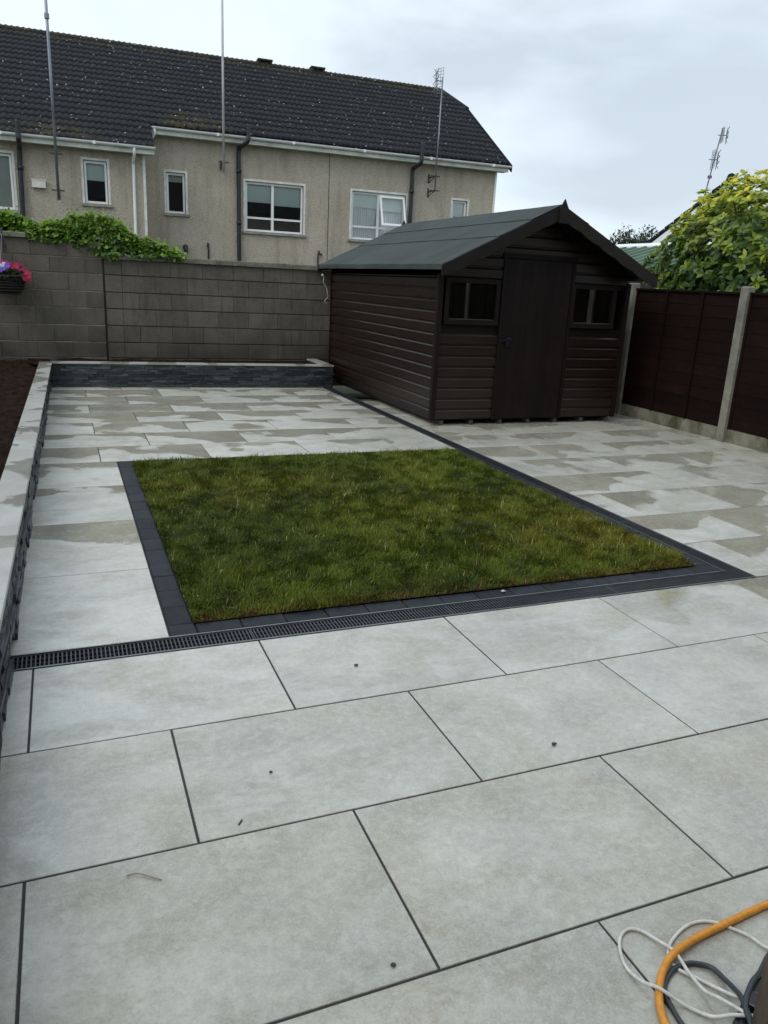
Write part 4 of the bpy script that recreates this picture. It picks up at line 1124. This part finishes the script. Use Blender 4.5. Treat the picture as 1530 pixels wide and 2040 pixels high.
# ---------------------------------------------------------------- fence
fe = thing('garden_fence', (6.15, 4.0, 0), 'dark brown panel fence with concrete posts along the right side of the patio', 'fence')
posts = [-3.24, -1.41, .42, 2.25, 4.08, 5.91, 7.74, 9.42]
pm = MB(); pm.chbox(-.05, .05, -.05, .05, -.1, 1.685, .012)
pmesh = pm.mesh('concrete_post', M['concrete'])
for y in posts: link('concrete_post', pmesh, (6.135, y, 0), fe, rot=(random.gauss(0, .004), random.gauss(0, .004), 0))
for y in posts[:-1]:
    a, b = y+.052, y+1.83-.052
    if y == posts[-2]: b = posts[-1]-.052
    g_ = MB(); g_.box(6.125, 6.165, a, b, -.05, .148); 
    g_.box(6.1235, 6.1245, a+.04, b-.04, .02, .13) ; g_.build('gravel_board', M['gravel'], fe)
    pn = MB().box(6.142, 6.15, a+.002, b-.002, .153, 1.60).build('fence_panel', M['fence'], fe)
    for q0 in (a, b-.03): MB().box(6.12, 6.141, q0, q0+.03, .15, 1.60).build('stile', M['fence'], pn)
    MB().box(6.105, 6.17, a+.002, b-.002, 1.602, 1.625).build('top_rail', M['fence'], pn)
    for q in (.33, .67):
        yy = a+(b-a)*q; MB().box(6.108, 6.1265, yy-.02, yy+.02, .152, 1.60).build('batten', M['fence'], pn)
    n = 11; h = 1.45/n
    for i in range(n):
        z = .152+i*h; w_l = MB()
        vs = []
        mm = 14
        for k in range(mm+1):
            yy = a+.002+(b-a-.004)*k/mm; dzz = .003*mn.noise(Vector((yy*4, i*3.3, y)))
            vs += [(6.1305, yy, z+dzz), (6.136, yy, z+h+.012+dzz)]
        kk = len(vs); vs += [(p[0]+.005, p[1], p[2]) for p in vs]
        fs = []
        for k in range(mm):
            o_ = 2*k; fs += [(o_, o_+1, o_+3, o_+2), (kk+o_, kk+o_+2, kk+o_+3, kk+o_+1), (o_, o_+2, kk+o_+2, kk+o_), (o_+1, kk+o_+1, kk+o_+3, o_+3)]
        w_l.add(vs, fs).build('lap_board', M['fence'], pn)

# ---------------------------------------------------------------- foliage helpers
def leafgeo(L_, W_, fold=.25, curl=.2):
    """small pointed leaf lying along +x"""
    pts = [(0, 0, 0), (.25*L_, .40*W_, fold*W_*.4), (.55*L_, .5*W_, fold*W_*.5-curl*L_*.12), (.82*L_, .26*W_, fold*W_*.26-curl*L_*.3), (L_, 0, -curl*L_*.5), (.82*L_, -.26*W_, fold*W_*.26-curl*L_*.3), (.55*L_, -.5*W_, fold*W_*.5-curl*L_*.12), (.25*L_, -.40*W_, fold*W_*.4), (.3*L_, 0, 0), (.6*L_, 0, -curl*L_*.12)]
    return pts, [(0, 8, 1), (8, 9, 2, 1), (9, 4, 3, 2), (0, 7, 8), (8, 7, 6, 9), (9, 6, 5, 4)]
def place(pts, M3, p): return [tuple(M3 @ Vector(q)+p) for q in pts]
def orient(d, up=Vector((0, 0, 1)), roll=0.):
    d = d.normalized(); s_ = up.cross(d)
    if s_.length < 1e-3: s_ = Vector((1, 0, 0))
    s_.normalize(); u = d.cross(s_)
    m = Matrix((d, s_, u)).transposed()
    return m @ Matrix.Rotation(roll, 3, 'X')
def rv(): 
    while True:
        v = Vector((random.uniform(-1, 1), random.uniform(-1, 1), random.uniform(-1, 1)))
        if .05 < v.length < 1: return v.normalized()

# big glossy shrub beyond the fence
def shrub():
    C = Vector((8.62, 6.12, 1.86)); R = Vector((1.48, 1.80, 1.40))
    t = thing('shrub', (C.x, C.y, -.2), 'large rounded shrub with glossy yellow green leaves beyond the fence', 'shrub')
    br = MB(); tips = []
    for k in range(26):
        d = rv(); d.z = abs(d.z)*.9+.1; d.normalize()
        e = C+Vector((d.x*R.x, d.y*R.y, d.z*R.z))*random.uniform(.75, .95)
        m = C+(e-C)*.5+rv()*.15; m.z -= .1
        br.tube(smooth_path([(C.x+random.uniform(-.1, .1), C.y+random.uniform(-.1, .1), -.2), (C.x+(m.x-C.x)*.4, C.y+(m.y-C.y)*.4, .9), m, e], 4), [.035]+[.028]*4+[.02]*4+[.01]*3+[.006], 5)
    br.build('trunk', M['bark'], t, True)
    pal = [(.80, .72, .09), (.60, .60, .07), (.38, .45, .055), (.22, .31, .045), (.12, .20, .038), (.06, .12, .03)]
    lp, lf = leafgeo(.118, .056)
    meshes = []
    for c_ in pal:
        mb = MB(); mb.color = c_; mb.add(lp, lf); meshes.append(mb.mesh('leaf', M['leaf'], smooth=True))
    items = []
    for k in range(3000):
        d = rv()
        if d.z < -.75: continue
        lump = 1+.14*mn.noise(d*2.2+Vector((3, 1, 2)))+.11*mn.noise(d*6)
        depth = 1-abs(random.gauss(0, .16))
        if random.random() < .12: depth = random.uniform(.45, .8)
        p = C+Vector((d.x*R.x, d.y*R.y, d.z*R.z))*lump*depth
        axis = (d+Vector((0, 0, .55))+rv()*.35).normalized()
        n = random.randint(5, 8); ph = random.random()*6.28
        a = axis.orthogonal().normalized(); b = axis.cross(a)
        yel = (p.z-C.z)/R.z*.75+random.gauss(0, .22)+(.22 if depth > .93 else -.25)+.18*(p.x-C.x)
        for i in range(n):
            an = ph+i*2*math.pi/n+random.uniform(-.3, .3)
            dd = (a*math.cos(an)+b*math.sin(an))*random.uniform(.75, 1.1)+axis*random.uniform(.05, .75)
            dd.z -= .12
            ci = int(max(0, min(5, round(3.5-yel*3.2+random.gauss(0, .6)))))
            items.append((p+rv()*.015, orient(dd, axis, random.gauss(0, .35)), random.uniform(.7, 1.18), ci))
    items.sort(key=lambda q: (q[0]-CAM).length+random.uniform(0, .25))
    vis = []
    for q in items:
        if q[0].z > 1.70 and len(vis) < 300: vis.append(q)
    vs = set(id(q) for q in vis)
    for p, m, s_, ci in vis:
        o = link('leaf', meshes[ci], p, t, rot=m.to_euler(), scale=(s_, s_, s_))
    mb = MB()
    for q in items:
        if id(q) in vs: continue
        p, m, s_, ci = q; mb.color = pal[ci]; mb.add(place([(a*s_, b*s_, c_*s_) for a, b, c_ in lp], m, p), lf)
    tag(mb.build('crown', M['leaf'], t, True), kind='stuff')
shrub()

# climbing plant on the block wall
def vine():
    t = thing('climbing_plant', (-.3, 9.75, 0), 'bright green climbing plant spilling over the top of the block wall', 'plant')
    prof = [(-7, 2.15), (-2.2, 2.2), (-1.38, 2.17), (-1.02, 2.14), (-.93, 2.06), (-.71, 2.12), (-.45, 2.22), (-.25, 2.27), (-.05, 2.24), (.13, 2.16), (.25, 2.03), (.45, 1.95), (.7, 1.88), (.92, 1.80), (1.0, 1.75)]
    def top(x):
        for (a, b), (c_, d_) in zip(prof[:-1], prof[1:]):
            if a <= x <= c_: return b+(d_-b)*(x-a)/(c_-a)
        return 1.73
    st = MB()
    for k in range(14):
        x = random.uniform(-3, .8); st.tube(smooth_path([(x, 9.85, -.2), (x+.1, 9.8, 1.0), (x+.05, 9.72, 1.7), (x+.25, 9.62, top(x+.25)-.08)], 4), .012, 5)
    st.build('stem', M['bark'], t, True)
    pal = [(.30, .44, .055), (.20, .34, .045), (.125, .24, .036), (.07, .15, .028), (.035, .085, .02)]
    lp, lf = leafgeo(.078, .050, .2, .35); mb = MB()
    for k in range(11500):
        x = random.uniform(-3.4, 1.02) if random.random() < .9 else random.uniform(-1.1, .9)
        T_ = top(x)+.05*mn.noise(Vector((x*7, 3, 0)))+.04*mn.noise(Vector((x*19, 5, 0)))
        front = -1.085 < x < -.13
        base = (1.93 if x < -1.085 else 1.80 if x < -.13 else 1.72)
        f_ = 1-random.random()**1.5
        z = base+(T_-base)*f_
        if front: z = random.uniform(1.86+.03*math.sin(x*9)+(.0 if x < -.5 else -.10), T_)
        elif x < .1 and x > -.13: z = random.uniform(1.68, T_)
        yy = 9.62-(.20 if (front or x > -.13) else .12)*random.uniform(.2, 1)*(1-(z-base)/(T_-base+.2)*.6)+(random.random()*.3 if random.random() < .5 else 0)
        if x < -1.085 and z < 1.96: yy = 9.75
        if x > -.1 and z < 1.76: yy = 9.42-random.random()*.05 if random.random() < .35 and x < .95 else 9.72
        d = Vector((random.uniform(-1, 1), random.uniform(-1.2, .2), random.uniform(-.9, .35)))
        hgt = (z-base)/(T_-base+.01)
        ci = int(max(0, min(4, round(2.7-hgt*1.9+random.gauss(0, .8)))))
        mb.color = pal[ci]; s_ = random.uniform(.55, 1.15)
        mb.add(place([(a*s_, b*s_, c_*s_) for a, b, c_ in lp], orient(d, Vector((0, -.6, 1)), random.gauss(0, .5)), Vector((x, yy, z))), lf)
    for k in range(26):  # shoots that stick up
        x = random.uniform(-1.6, .9); T_ = top(x); q = Vector((x, 9.6, T_-.02)); d = Vector((random.uniform(-.6, .6), random.uniform(-.3, .3), 1)).normalized()
        for i in range(6):
            p = q+d*(.025*i); mb.color = pal[random.choice((0, 0, 1, 2))]
            s_ = .9-.1*i; mb.add(place([(a*s_, b*s_, c_*s_) for a, b, c_ in lp], orient(rv()+d*.5), p), lf)
    tag(mb.build('foliage', M['leaf'], t, True), kind='stuff')
vine()

# hanging basket
def basket():
    C = Vector((-1.36, 9.2, 1.40))
    t = thing('hanging_basket', tuple(C), 'dark hanging basket of magenta, violet and white flowers in front of the tall block wall', 'hanging basket')
    b = MB(); b.lathe([(.0, -.25), (.12, -.248), (.17, -.225), (.205, -.17), (.235, -.08), (.25, 0), (.24, .0), (.215, -.08), (.0, -.06)], C, 24)
    b.build('bowl', M['wicker'], t, True)
    rib = MB()
    for i in range(7):
        z = -.235+.036*i; r_ = .15+(.095)*min(1, (i/6.))**.6
        rib.tube([(C.x+(r_+.012)*math.cos(a*math.pi/12), C.y+(r_+.012)*math.sin(a*math.pi/12), C.z+z) for a in range(25)], .012, 6)
    rib.build('wicker_band', M['wicker'], t, True)
    ch = MB(); hook = C+Vector((0, 0, .50))
    for a in (0.3, 2.4, 4.5): ch.tube([C+Vector((.24*math.cos(a), .24*math.sin(a), 0)), hook], .0035, 5)
    ch.tube([hook, hook+Vector((0, 0, .06))], .005, 5)
    ch.build('chain', M['steel'], t)
    lp, lf = leafgeo(.06, .04); lv = MB()
    for k in range(420):
        a = random.random()*6.28; r_ = random.random()**.5*.27; lv.color = random.choice([(.03, .06, .02), (.05, .09, .025), (.02, .04, .015)])
        lv.add(place(lp, orient(rv()), C+Vector((r_*math.cos(a), r_*math.sin(a), random.uniform(-.06, .13-.25*(r_/.27)**2*.4)))), lf)
    tag(lv.build('foliage', M['leaf'], t, True), kind='stuff')
    cols = {'magenta': (.34, .015, .12), 'pink': (.52, .035, .11), 'violet': (.22, .14, .62), 'white': (.75, .75, .85)}
    ms = {}
    for n_, c_ in cols.items():
        m_ = MB()
        for k in range(5):
            a = k*2*math.pi/5; m_.color = c_
            m_.add(place([(0, 0, 0), (.02, .016, .006), (.036, 0, .002), (.02, -.016, .006)], Matrix.Rotation(a, 3, 'Z'), Vector((0, 0, 0))), [(0, 3, 2, 1)])
        m_.color = (.5, .35, .05); m_.add([(.006, 0, .006), (-.004, .005, .006), (-.004, -.005, .006), (0, 0, .012)], [(0, 1, 3), (1, 2, 3), (2, 0, 3)])
        ms[n_] = m_.mesh('flower', M['petal'])
    for k in range(85):
        a = random.uniform(0, 6.28); r_ = random.random()**.6*.27
        p = C+Vector((r_*math.cos(a), r_*math.sin(a), .15-(r_/.27)**2*.10+random.uniform(-.02, .03)))
        if p.x > C.x+.10: n_ = random.choice(('pink', 'pink', 'magenta'))
        elif p.x < C.x-.05: n_ = random.choice(('white', 'violet', 'magenta'))
        else: n_ = random.choice(('magenta', 'violet', 'violet', 'violet', 'white', 'white'))
        if p.z > C.z+.13: n_ = 'magenta'
        nd = (Vector((p.x-C.x, p.y-C.y-.12, .12))+rv()*.08).normalized()
        s_ = random.uniform(.75, 1.2)
        link('flower', ms[n_], p, t, rot=nd.to_track_quat('Z', 'Y').to_euler(), scale=(s_, s_, s_))
    for k in range(16):
        a = random.uniform(-1.0, .3); p = C+Vector((.25+random.uniform(-.03, .06), -.06+random.uniform(-.15, .1), random.uniform(-.07, .07)))
        link('flower', ms['pink'], p, t, rot=Vector((.6, -1, .4)).to_track_quat('Z', 'Y').to_euler(), scale=(1.2,)*3)
    # wall bracket
    br = thing('wall_bracket', (C.x, 9.44, 1.95), 'small dark bracket at the wall top that holds the hanging basket', 'bracket')
    m_ = MB(); m_.box(C.x-.015, C.x+.015, 9.436, 9.446, 1.70, 1.90); m_.tube(smooth_path([(C.x, 9.44, 1.88), (C.x, 9.3, 1.90), (C.x, 9.2, 1.915), (C.x, 9.18, 1.95), (C.x, 9.205, 1.965)], 4), .006, 6); m_.tube([(C.x, 9.44, 1.74), (C.x, 9.28, 1.895)], .005, 6)
    m_.build('arm', M['rust'], br)
basket()

# ---------------------------------------------------------------- beyond the fence: outbuilding, gabled house, tree
ob_ = thing('outbuilding', (9.2, 11, -.2), 'low outbuilding with a green corrugated sheet roof and white ridge capping', 'outbuilding')
ZE, ZR_ = 1.88, 2.46
w_ = MB(); w_.box(8.15, 11.8, 7.8, 15.3, -.2, 1.80); w_.add([(8.15, 7.8, 1.80), (11.8, 7.8, 1.80), (10, 7.8, 2.36)], [(0,1,2)])
w_.build('wall', M['mortar'], ob_)
MB().box(8.3, 9.2, 7.786, 7.798, -.1, 1.75).build('door', M['room'], ob_)
# trapezoid ribbed sheets, two slopes
for sg in (-1, 1):
    y = 7.6
    while y < 15.4:
        mb = MB(); pr = []; yy = y
        for k in range(4):
            pr += [(yy, 0), (yy+.20, 0), (yy+.225, .055), (yy+.275, .055), (yy+.30, 0)]; yy += .30
        pr = [q for q in pr]; xe = 10+sg*2.0
        v = [(10, a, ZR_+h) for a, h in pr]+[(xe, a, ZE+h) for a, h in pr]; n = len(pr)
        mb.add(v, [(i, i+1, n+i+1, n+i) for i in range(n-1)]); mb.build('roof_sheet', M['green'], ob_); y = yy
rc = MB(); rc.add([(9.80, 7.58, ZR_+.0), (10, 7.58, ZR_+.065), (10.2, 7.58, ZR_+.0), (9.80, 15.4, ZR_+.0), (10, 15.4, ZR_+.065), (10.2, 15.4, ZR_+.0), (9.80, 7.58, ZR_-.03), (9.80, 15.4, ZR_-.03)], [(0,1,4,3),(1,2,5,4),(6,0,3,7)])
rc.build('ridge_cap', M['pvc'], ob_)
vt_ = MB(); vt_.add([(8.0, 7.58, ZE-.07), (10, 7.58, ZR_-.07), (10, 7.58, ZR_+.05), (8.0, 7.58, ZE+.05)], [(0,1,2,3)]); vt_.add([(8.0, 7.60, ZE-.07), (10, 7.60, ZR_-.07), (10, 7.60, ZR_+.05), (8.0, 7.60, ZE+.05)], [(3,2,1,0)]); vt_.add([(8.0, 7.58, ZE+.05), (10, 7.58, ZR_+.05), (10, 7.60, ZR_+.05), (8.0, 7.60, ZE+.05)], [(0,1,2,3)])
vt_.add([(12.0, 7.58, ZE-.07), (10, 7.58, ZR_-.07), (10, 7.58, ZR_+.05), (12.0, 7.58, ZE+.05)], [(3,2,1,0)])
vt_.build('verge_trim', M['pvc_dirty'], ob_)

h2 = thing('gabled_house', (15.64, 15.11, -.2), 'distant gable end of a house with dark roof, white bargeboard, behind the shrub', 'house')
h2.rotation_euler = (0, 0, -math.radians(42.96)); h2['_o'] = (0, 0, 0)
h2.location = (15.64, 15.11, 0)
GX = .52
zl = lambda x: 2.88+(x+1.46)*.89
w_ = MB(); w_.box(-1.25, 2.75, .25, 9, -.2, 2.72); w_.add([(-1.25, .25, 2.72), (2.75, .25, 2.72), (2.75, .25, 2.78), (GX, .25, zl(GX)-.12), (-1.25, .25, 2.78)], [(0,1,2,3,4)])
w_.build('wall', M['palerender'], h2)
rf = MB()
for sg in (-1, 1):
    xe = GX+sg*2.35; ze = zl(GX-2.35)
    rf.add([(xe, 0, ze), (GX, 0, zl(GX)), (GX, 9.2, zl(GX)), (xe, 9.2, ze), (xe, 0, ze-.10), (GX, 0, zl(GX)-.10), (GX, 9.2, zl(GX)-.10), (xe, 9.2, ze-.10)], [(0,1,2,3),(4,7,6,5),(0,4,5,1),(0,3,7,4)])
rfo = rf.build('roof', M['roof'], h2)
for sg in (-1, 1):
    for i in range(11):
        x0 = GX+sg*(2.35-i*.2136); x1 = x0-sg*.20; q0, q1 = (zl(GX)-abs(x0-GX)*.89, zl(GX)-abs(x1-GX)*.89)
        MB().add([(x0, -.03, q0-.02), (x1, -.03, q1-.02), (x1, -.03, q1+.05), (x0, -.03, q0+.075), (x0, .2, q0-.02), (x1, .2, q1-.02), (x1, .2, q1+.05), (x0, .2, q0+.075)], [(0,1,2,3),(4,7,6,5),(0,4,5,1),(1,5,6,2),(2,6,7,3),(3,7,4,0)]).build('verge_tile', M['roof'], rfo)
    bg_ = MB(); xe = GX+sg*2.3; q = zl(GX-2.3)
    bg_.add([(xe, -.02, q-.27), (GX, -.02, zl(GX)-.27), (GX, -.02, zl(GX)-.09), (xe, -.02, q-.09), (xe, .0, q-.27), (GX, .0, zl(GX)-.27), (GX, 0, zl(GX)-.09), (xe, 0, q-.09)], [(0,1,2,3),(4,7,6,5),(0,4,5,1),(2,6,7,3)])
    bg_.build('bargeboard', M['pvc'], h2)
MB().tube([(GX, -.02, zl(GX)+.02), (GX, 9.2, zl(GX)+.02)], .11, 8).build('ridge_tile', M['roof'], rfo)
ta = thing('tv_aerial', (15.70, 15.30, 4.3), 'distant aerial on a thin pole above the shrub, against the sky', 'aerial')
MB().tube([(15.68, 15.26, 4.2), (15.84, 15.14, 5.90)], .018, 8).build('pole', M['mast'], ta)
def yagi(root, p, L_, yaw):
    a = MB(); d = Vector((math.cos(yaw), math.sin(yaw), 0)); s_ = Vector((-d.y, d.x, 0)); p = Vector(p); a.bar(p-d*L_/2, p+d*L_/2, .02, .02)
    for i in range(9): q = p-d*L_/2+d*L_*i/8; w = .28-.012*i; a.bar(q-s_*w/2, q+s_*w/2, .010, .010); 
    for zz in (-.12, -.06, .06, .12): a.bar(p-d*L_/2-s_*.14+Vector((0, 0, zz)), p-d*L_/2+s_*.14+Vector((0, 0, zz)), .009, .009)
    a.build('aerial_array', M['mast'], root)
aerial(ta, (15.86, 15.13, 5.72), .30, .36, 'mast', math.radians(58)); aerial(ta, (15.74, 15.2, 5.12), .34, .46, 'mast', math.radians(62))
MB().box(15.70, 15.78, 15.2, 15.28, 4.66, 4.73).build('junction_box', M['mast'], ta)

def thin_tree(name, C, R, n, label, seed):
    random.seed(seed)
    t = thing(name, (C[0], C[1], -.2), label, 'tree'); C = Vector(C)
    b = MB(); b.tube([(C.x, C.y, -.2), (C.x, C.y, C.z)], [.08, .04], 6); lp, lf = leafgeo(.13, .06); lv = MB()
    for k in range(n):
        d = rv(); d.z = abs(d.z); e = C+Vector((d.x*R[0], d.y*R[1], d.z*R[2])); m = C.lerp(e, .5)+rv()*.1
        b.tube([C, m, e], [.02, .012, .005], 5)
        for i in range(26):
            p = m.lerp(e, random.random()*1.05)+rv()*.16; lv.color = random.choice([(.06, .09, .05), (.09, .12, .06), (.045, .07, .045)])
            lv.add(place(lp, orient(rv()), p), lf)
    b.build('trunk', M['bark'], t); tag(lv.build('crown', M['leaf'], t), kind='stuff')
thin_tree('tree', (18.7, 22, 3.0), (.85, .8, .85), 44, 'small distant tree with open twiggy crown, seen over the green roof by the shed', 5)
thin_tree('tree', (20.0, 22.5, 3.2), (.6, .5, .75), 20, 'sparse distant treetop just left of the dark gable roof', 9)
random.seed(21)

# ---------------------------------------------------------------- small things on the patio
def tubeobj(name, pts, r, mat, label, cat, k=8):
    o = MB().tube(smooth_path(pts, k), r, 12).build(name, M[mat], None, True, origin=pts[0]); return tag(o, label, cat)
tubeobj('hose', [(1.35, -1.36, .06), (1.1, -1.33, .03), (.915, -1.322, .012), (.751, -1.336, .012), (.655, -1.346, .013), (.578, -1.363, .018), (.530, -1.380, .018), (.493, -1.402, .014), (.465, -1.426, .012), (.441, -1.453, .011), (.423, -1.482, .011), (.411, -1.511, .011), (.40, -1.60, .011), (.42, -1.75, .011), (.5, -1.95, .011)], .0092, 'orange', 'thick orange hose curving across the pale slab in the foreground', 'hose')
tubeobj('cable', [(1.0, -1.62, .02), (.85, -1.47, .006), (.802, -1.425, .006), (.789, -1.384, .006), (.765, -1.348, .005), (.743, -1.322, .005), (.715, -1.306, .005), (.676, -1.301, .005), (.629, -1.311, .005), (.58, -1.333, .005), (.552, -1.358, .005), (.542, -1.378, .005), (.548, -1.405, .005), (.568, -1.432, .005), (.591, -1.468, .006), (.605, -1.501, .014), (.612, -1.53, .028), (.59, -1.56, .034)],
    .0042, 'whitecable', 'thin white cable looping under the orange hose, the larger of two white loops', 'cable')
tubeobj('cable', [(.60, -1.575, .034), (.554, -1.552, .030), (.524, -1.525, .008), (.489, -1.481, .006), (.451, -1.439, .024), (.434, -1.402, .012), (.430, -1.355, .005), (.447, -1.309, .005), (.474, -1.276, .005), (.508, -1.262, .005), (.536, -1.275, .005), (.554, -1.316, .008), (.564, -1.364, .016), (.557, -1.421, .012), (.558, -1.47, .010), (.559, -1.51, .030), (.58, -1.56, .036)],
    .0042, 'whitecable', 'thin white cable in a narrow loop reaching leftmost, lying over the orange hose', 'cable')
tubeobj('cable', [(.50, -1.90, .006), (.452, -1.72, .006), (.440, -1.60, .006), (.448, -1.52, .006), (.462, -1.458, .006), (.482, -1.425, .006), (.519, -1.402, .006), (.549, -1.395, .007), (.589, -1.399, .007), (.622, -1.424, .008), (.626, -1.461, .010), (.617, -1.498, .022), (.601, -1.528, .038), (.58, -1.57, .04), (.56, -1.6, .03)],
    .0062, 'darkcable', 'dark grey cable arching inside the orange hose', 'cable')
tubeobj('cable', [(.57, -1.60, .03), (.585, -1.555, .045), (.645, -1.515, .045), (.70, -1.49, .03), (.75, -1.462, .012), (.80, -1.44, .008), (.95, -1.40, .008)],
    .0062, 'darkcable', 'dark grey cable running towards the brown post at the lower right', 'cable')
sk = thing('socket_block', (.62, -1.55, 0), 'black plastic extension socket block under the cables beside the brown post', 'extension socket')
ang = math.radians(28)
def rb(mb, cx, cy, L_, W_, z0, z1, a, bev=.004):
    t_ = MB().chbox(-L_/2, L_/2, -W_/2, W_/2, z0, z1, bev); ca, sa = math.cos(a), math.sin(a)
    mb.add([(cx+v[0]*ca-v[1]*sa, cy+v[0]*sa+v[1]*ca, v[2]) for v in t_.v], t_.f)
b = MB(); rb(b, .625, -1.555, .20, .062, .001, .026, ang); b.build('body', M['blackplastic'], sk)
for k in (-1, 0, 1):
    b = MB(); rb(b, .625+k*.058*math.cos(ang), -1.555+k*.058*math.sin(ang), .042, .042, .0265, .029 if k else .045, ang, .002); b.build('socket' if k else 'plug', M['blackplastic'], sk)
pst = MB().chbox(.452, .56, -1.76, -1.665, 0, 1.75, .004)
pst = MB()
vv = []
for (x, y) in ((.461, -1.692), (.584, -1.78), (.704, -1.67), (.579, -1.58)): vv.append((x, y))
n = 14; fs = []; V = []
for k in range(n+1):
    z = -.0+1.75*k/n
    for (x, y) in vv: V.append((x+.0015*mn.noise(Vector((x*9, z*4, 1))), y+.0015*mn.noise(Vector((y*9, z*4, 2))), z))
for k in range(n):
    for i in range(4): fs.append((k*4+i, k*4+(i+1) % 4, (k+1)*4+(i+1) % 4, (k+1)*4+i))
fs += [(3, 2, 1, 0), tuple(n*4+i for i in range(4))]
pst.add(V, fs)
tag(pst.build('timber_post', M['timber'], origin=(.5, -1.7, 0)), 'rough dark brown timber post close by at the lower right corner', 'post')

def pebble(x, y, r, mat, label, z=0, cat='pebble'):
    m_ = MB(); V = []; 
    bmv = bpy.data.meshes.new('pebble'); import bmesh
    bm = bmesh.new(); bmesh.ops.create_icosphere(bm, subdivisions=2, radius=r*.85)
    for v in bm.verts: v.co *= 1+.7*mn.noise(v.co*110+Vector((x*9, y*9, 0))); v.co.z *= .6; v.co.x *= 1.25
    bm.to_mesh(bmv); bm.free(); bmv.materials.append(M[mat]); bmv.shade_smooth()
    o = bpy.data.objects.new('pebble' if cat == 'pebble' else cat, bmv); col.objects.link(o); o.location = (x, y, z+r*.55); tag(o, label, cat)
pebble(.33, .25, .0085, 'stone', 'small dark pebble on the slab just below the drain')
pebble(.80, -.50, .0085, 'stone', 'small dark pebble on the slab at centre right')
pebble(-.18, -.35, .006, 'stone', 'tiny dark pebble on the slab left of centre')
pebble(-.09, -1.16, .007, 'stone', 'small brown pebble near the bottom of the photo')
pebble(1.35, .79, .012, 'whitestone', 'small white stone chip lying on the dark edging', .002)
pebble(2.57, 1.87, .006, 'whitestone', 'tiny pale chip lying at the right edge of the turf', .05) if False else None
tw = MB().tube(smooth_path([(-.65, -.672, .004), (-.62, -.675, .006), (-.585, -.70, .004), (-.565, -.715, .003)], 5), .0018, 6)
tag(tw.build('grass_clipping', M['sill'], origin=(-.62, -.69, 0)), 'single dry curled grass clipping on a pale slab at the lower left', 'clipping')
tw = MB().tube([(-.330, -.565, .002), (-.317, -.548, .003)], .0026, 6); tag(tw.build('soil_crumb', M['bark'], origin=(-.32, -.56, 0)), 'short dark twig fragment on the slab below the long joint', 'twig')
for o in bpy.data.objects:
    if '_o' in o: del o['_o']
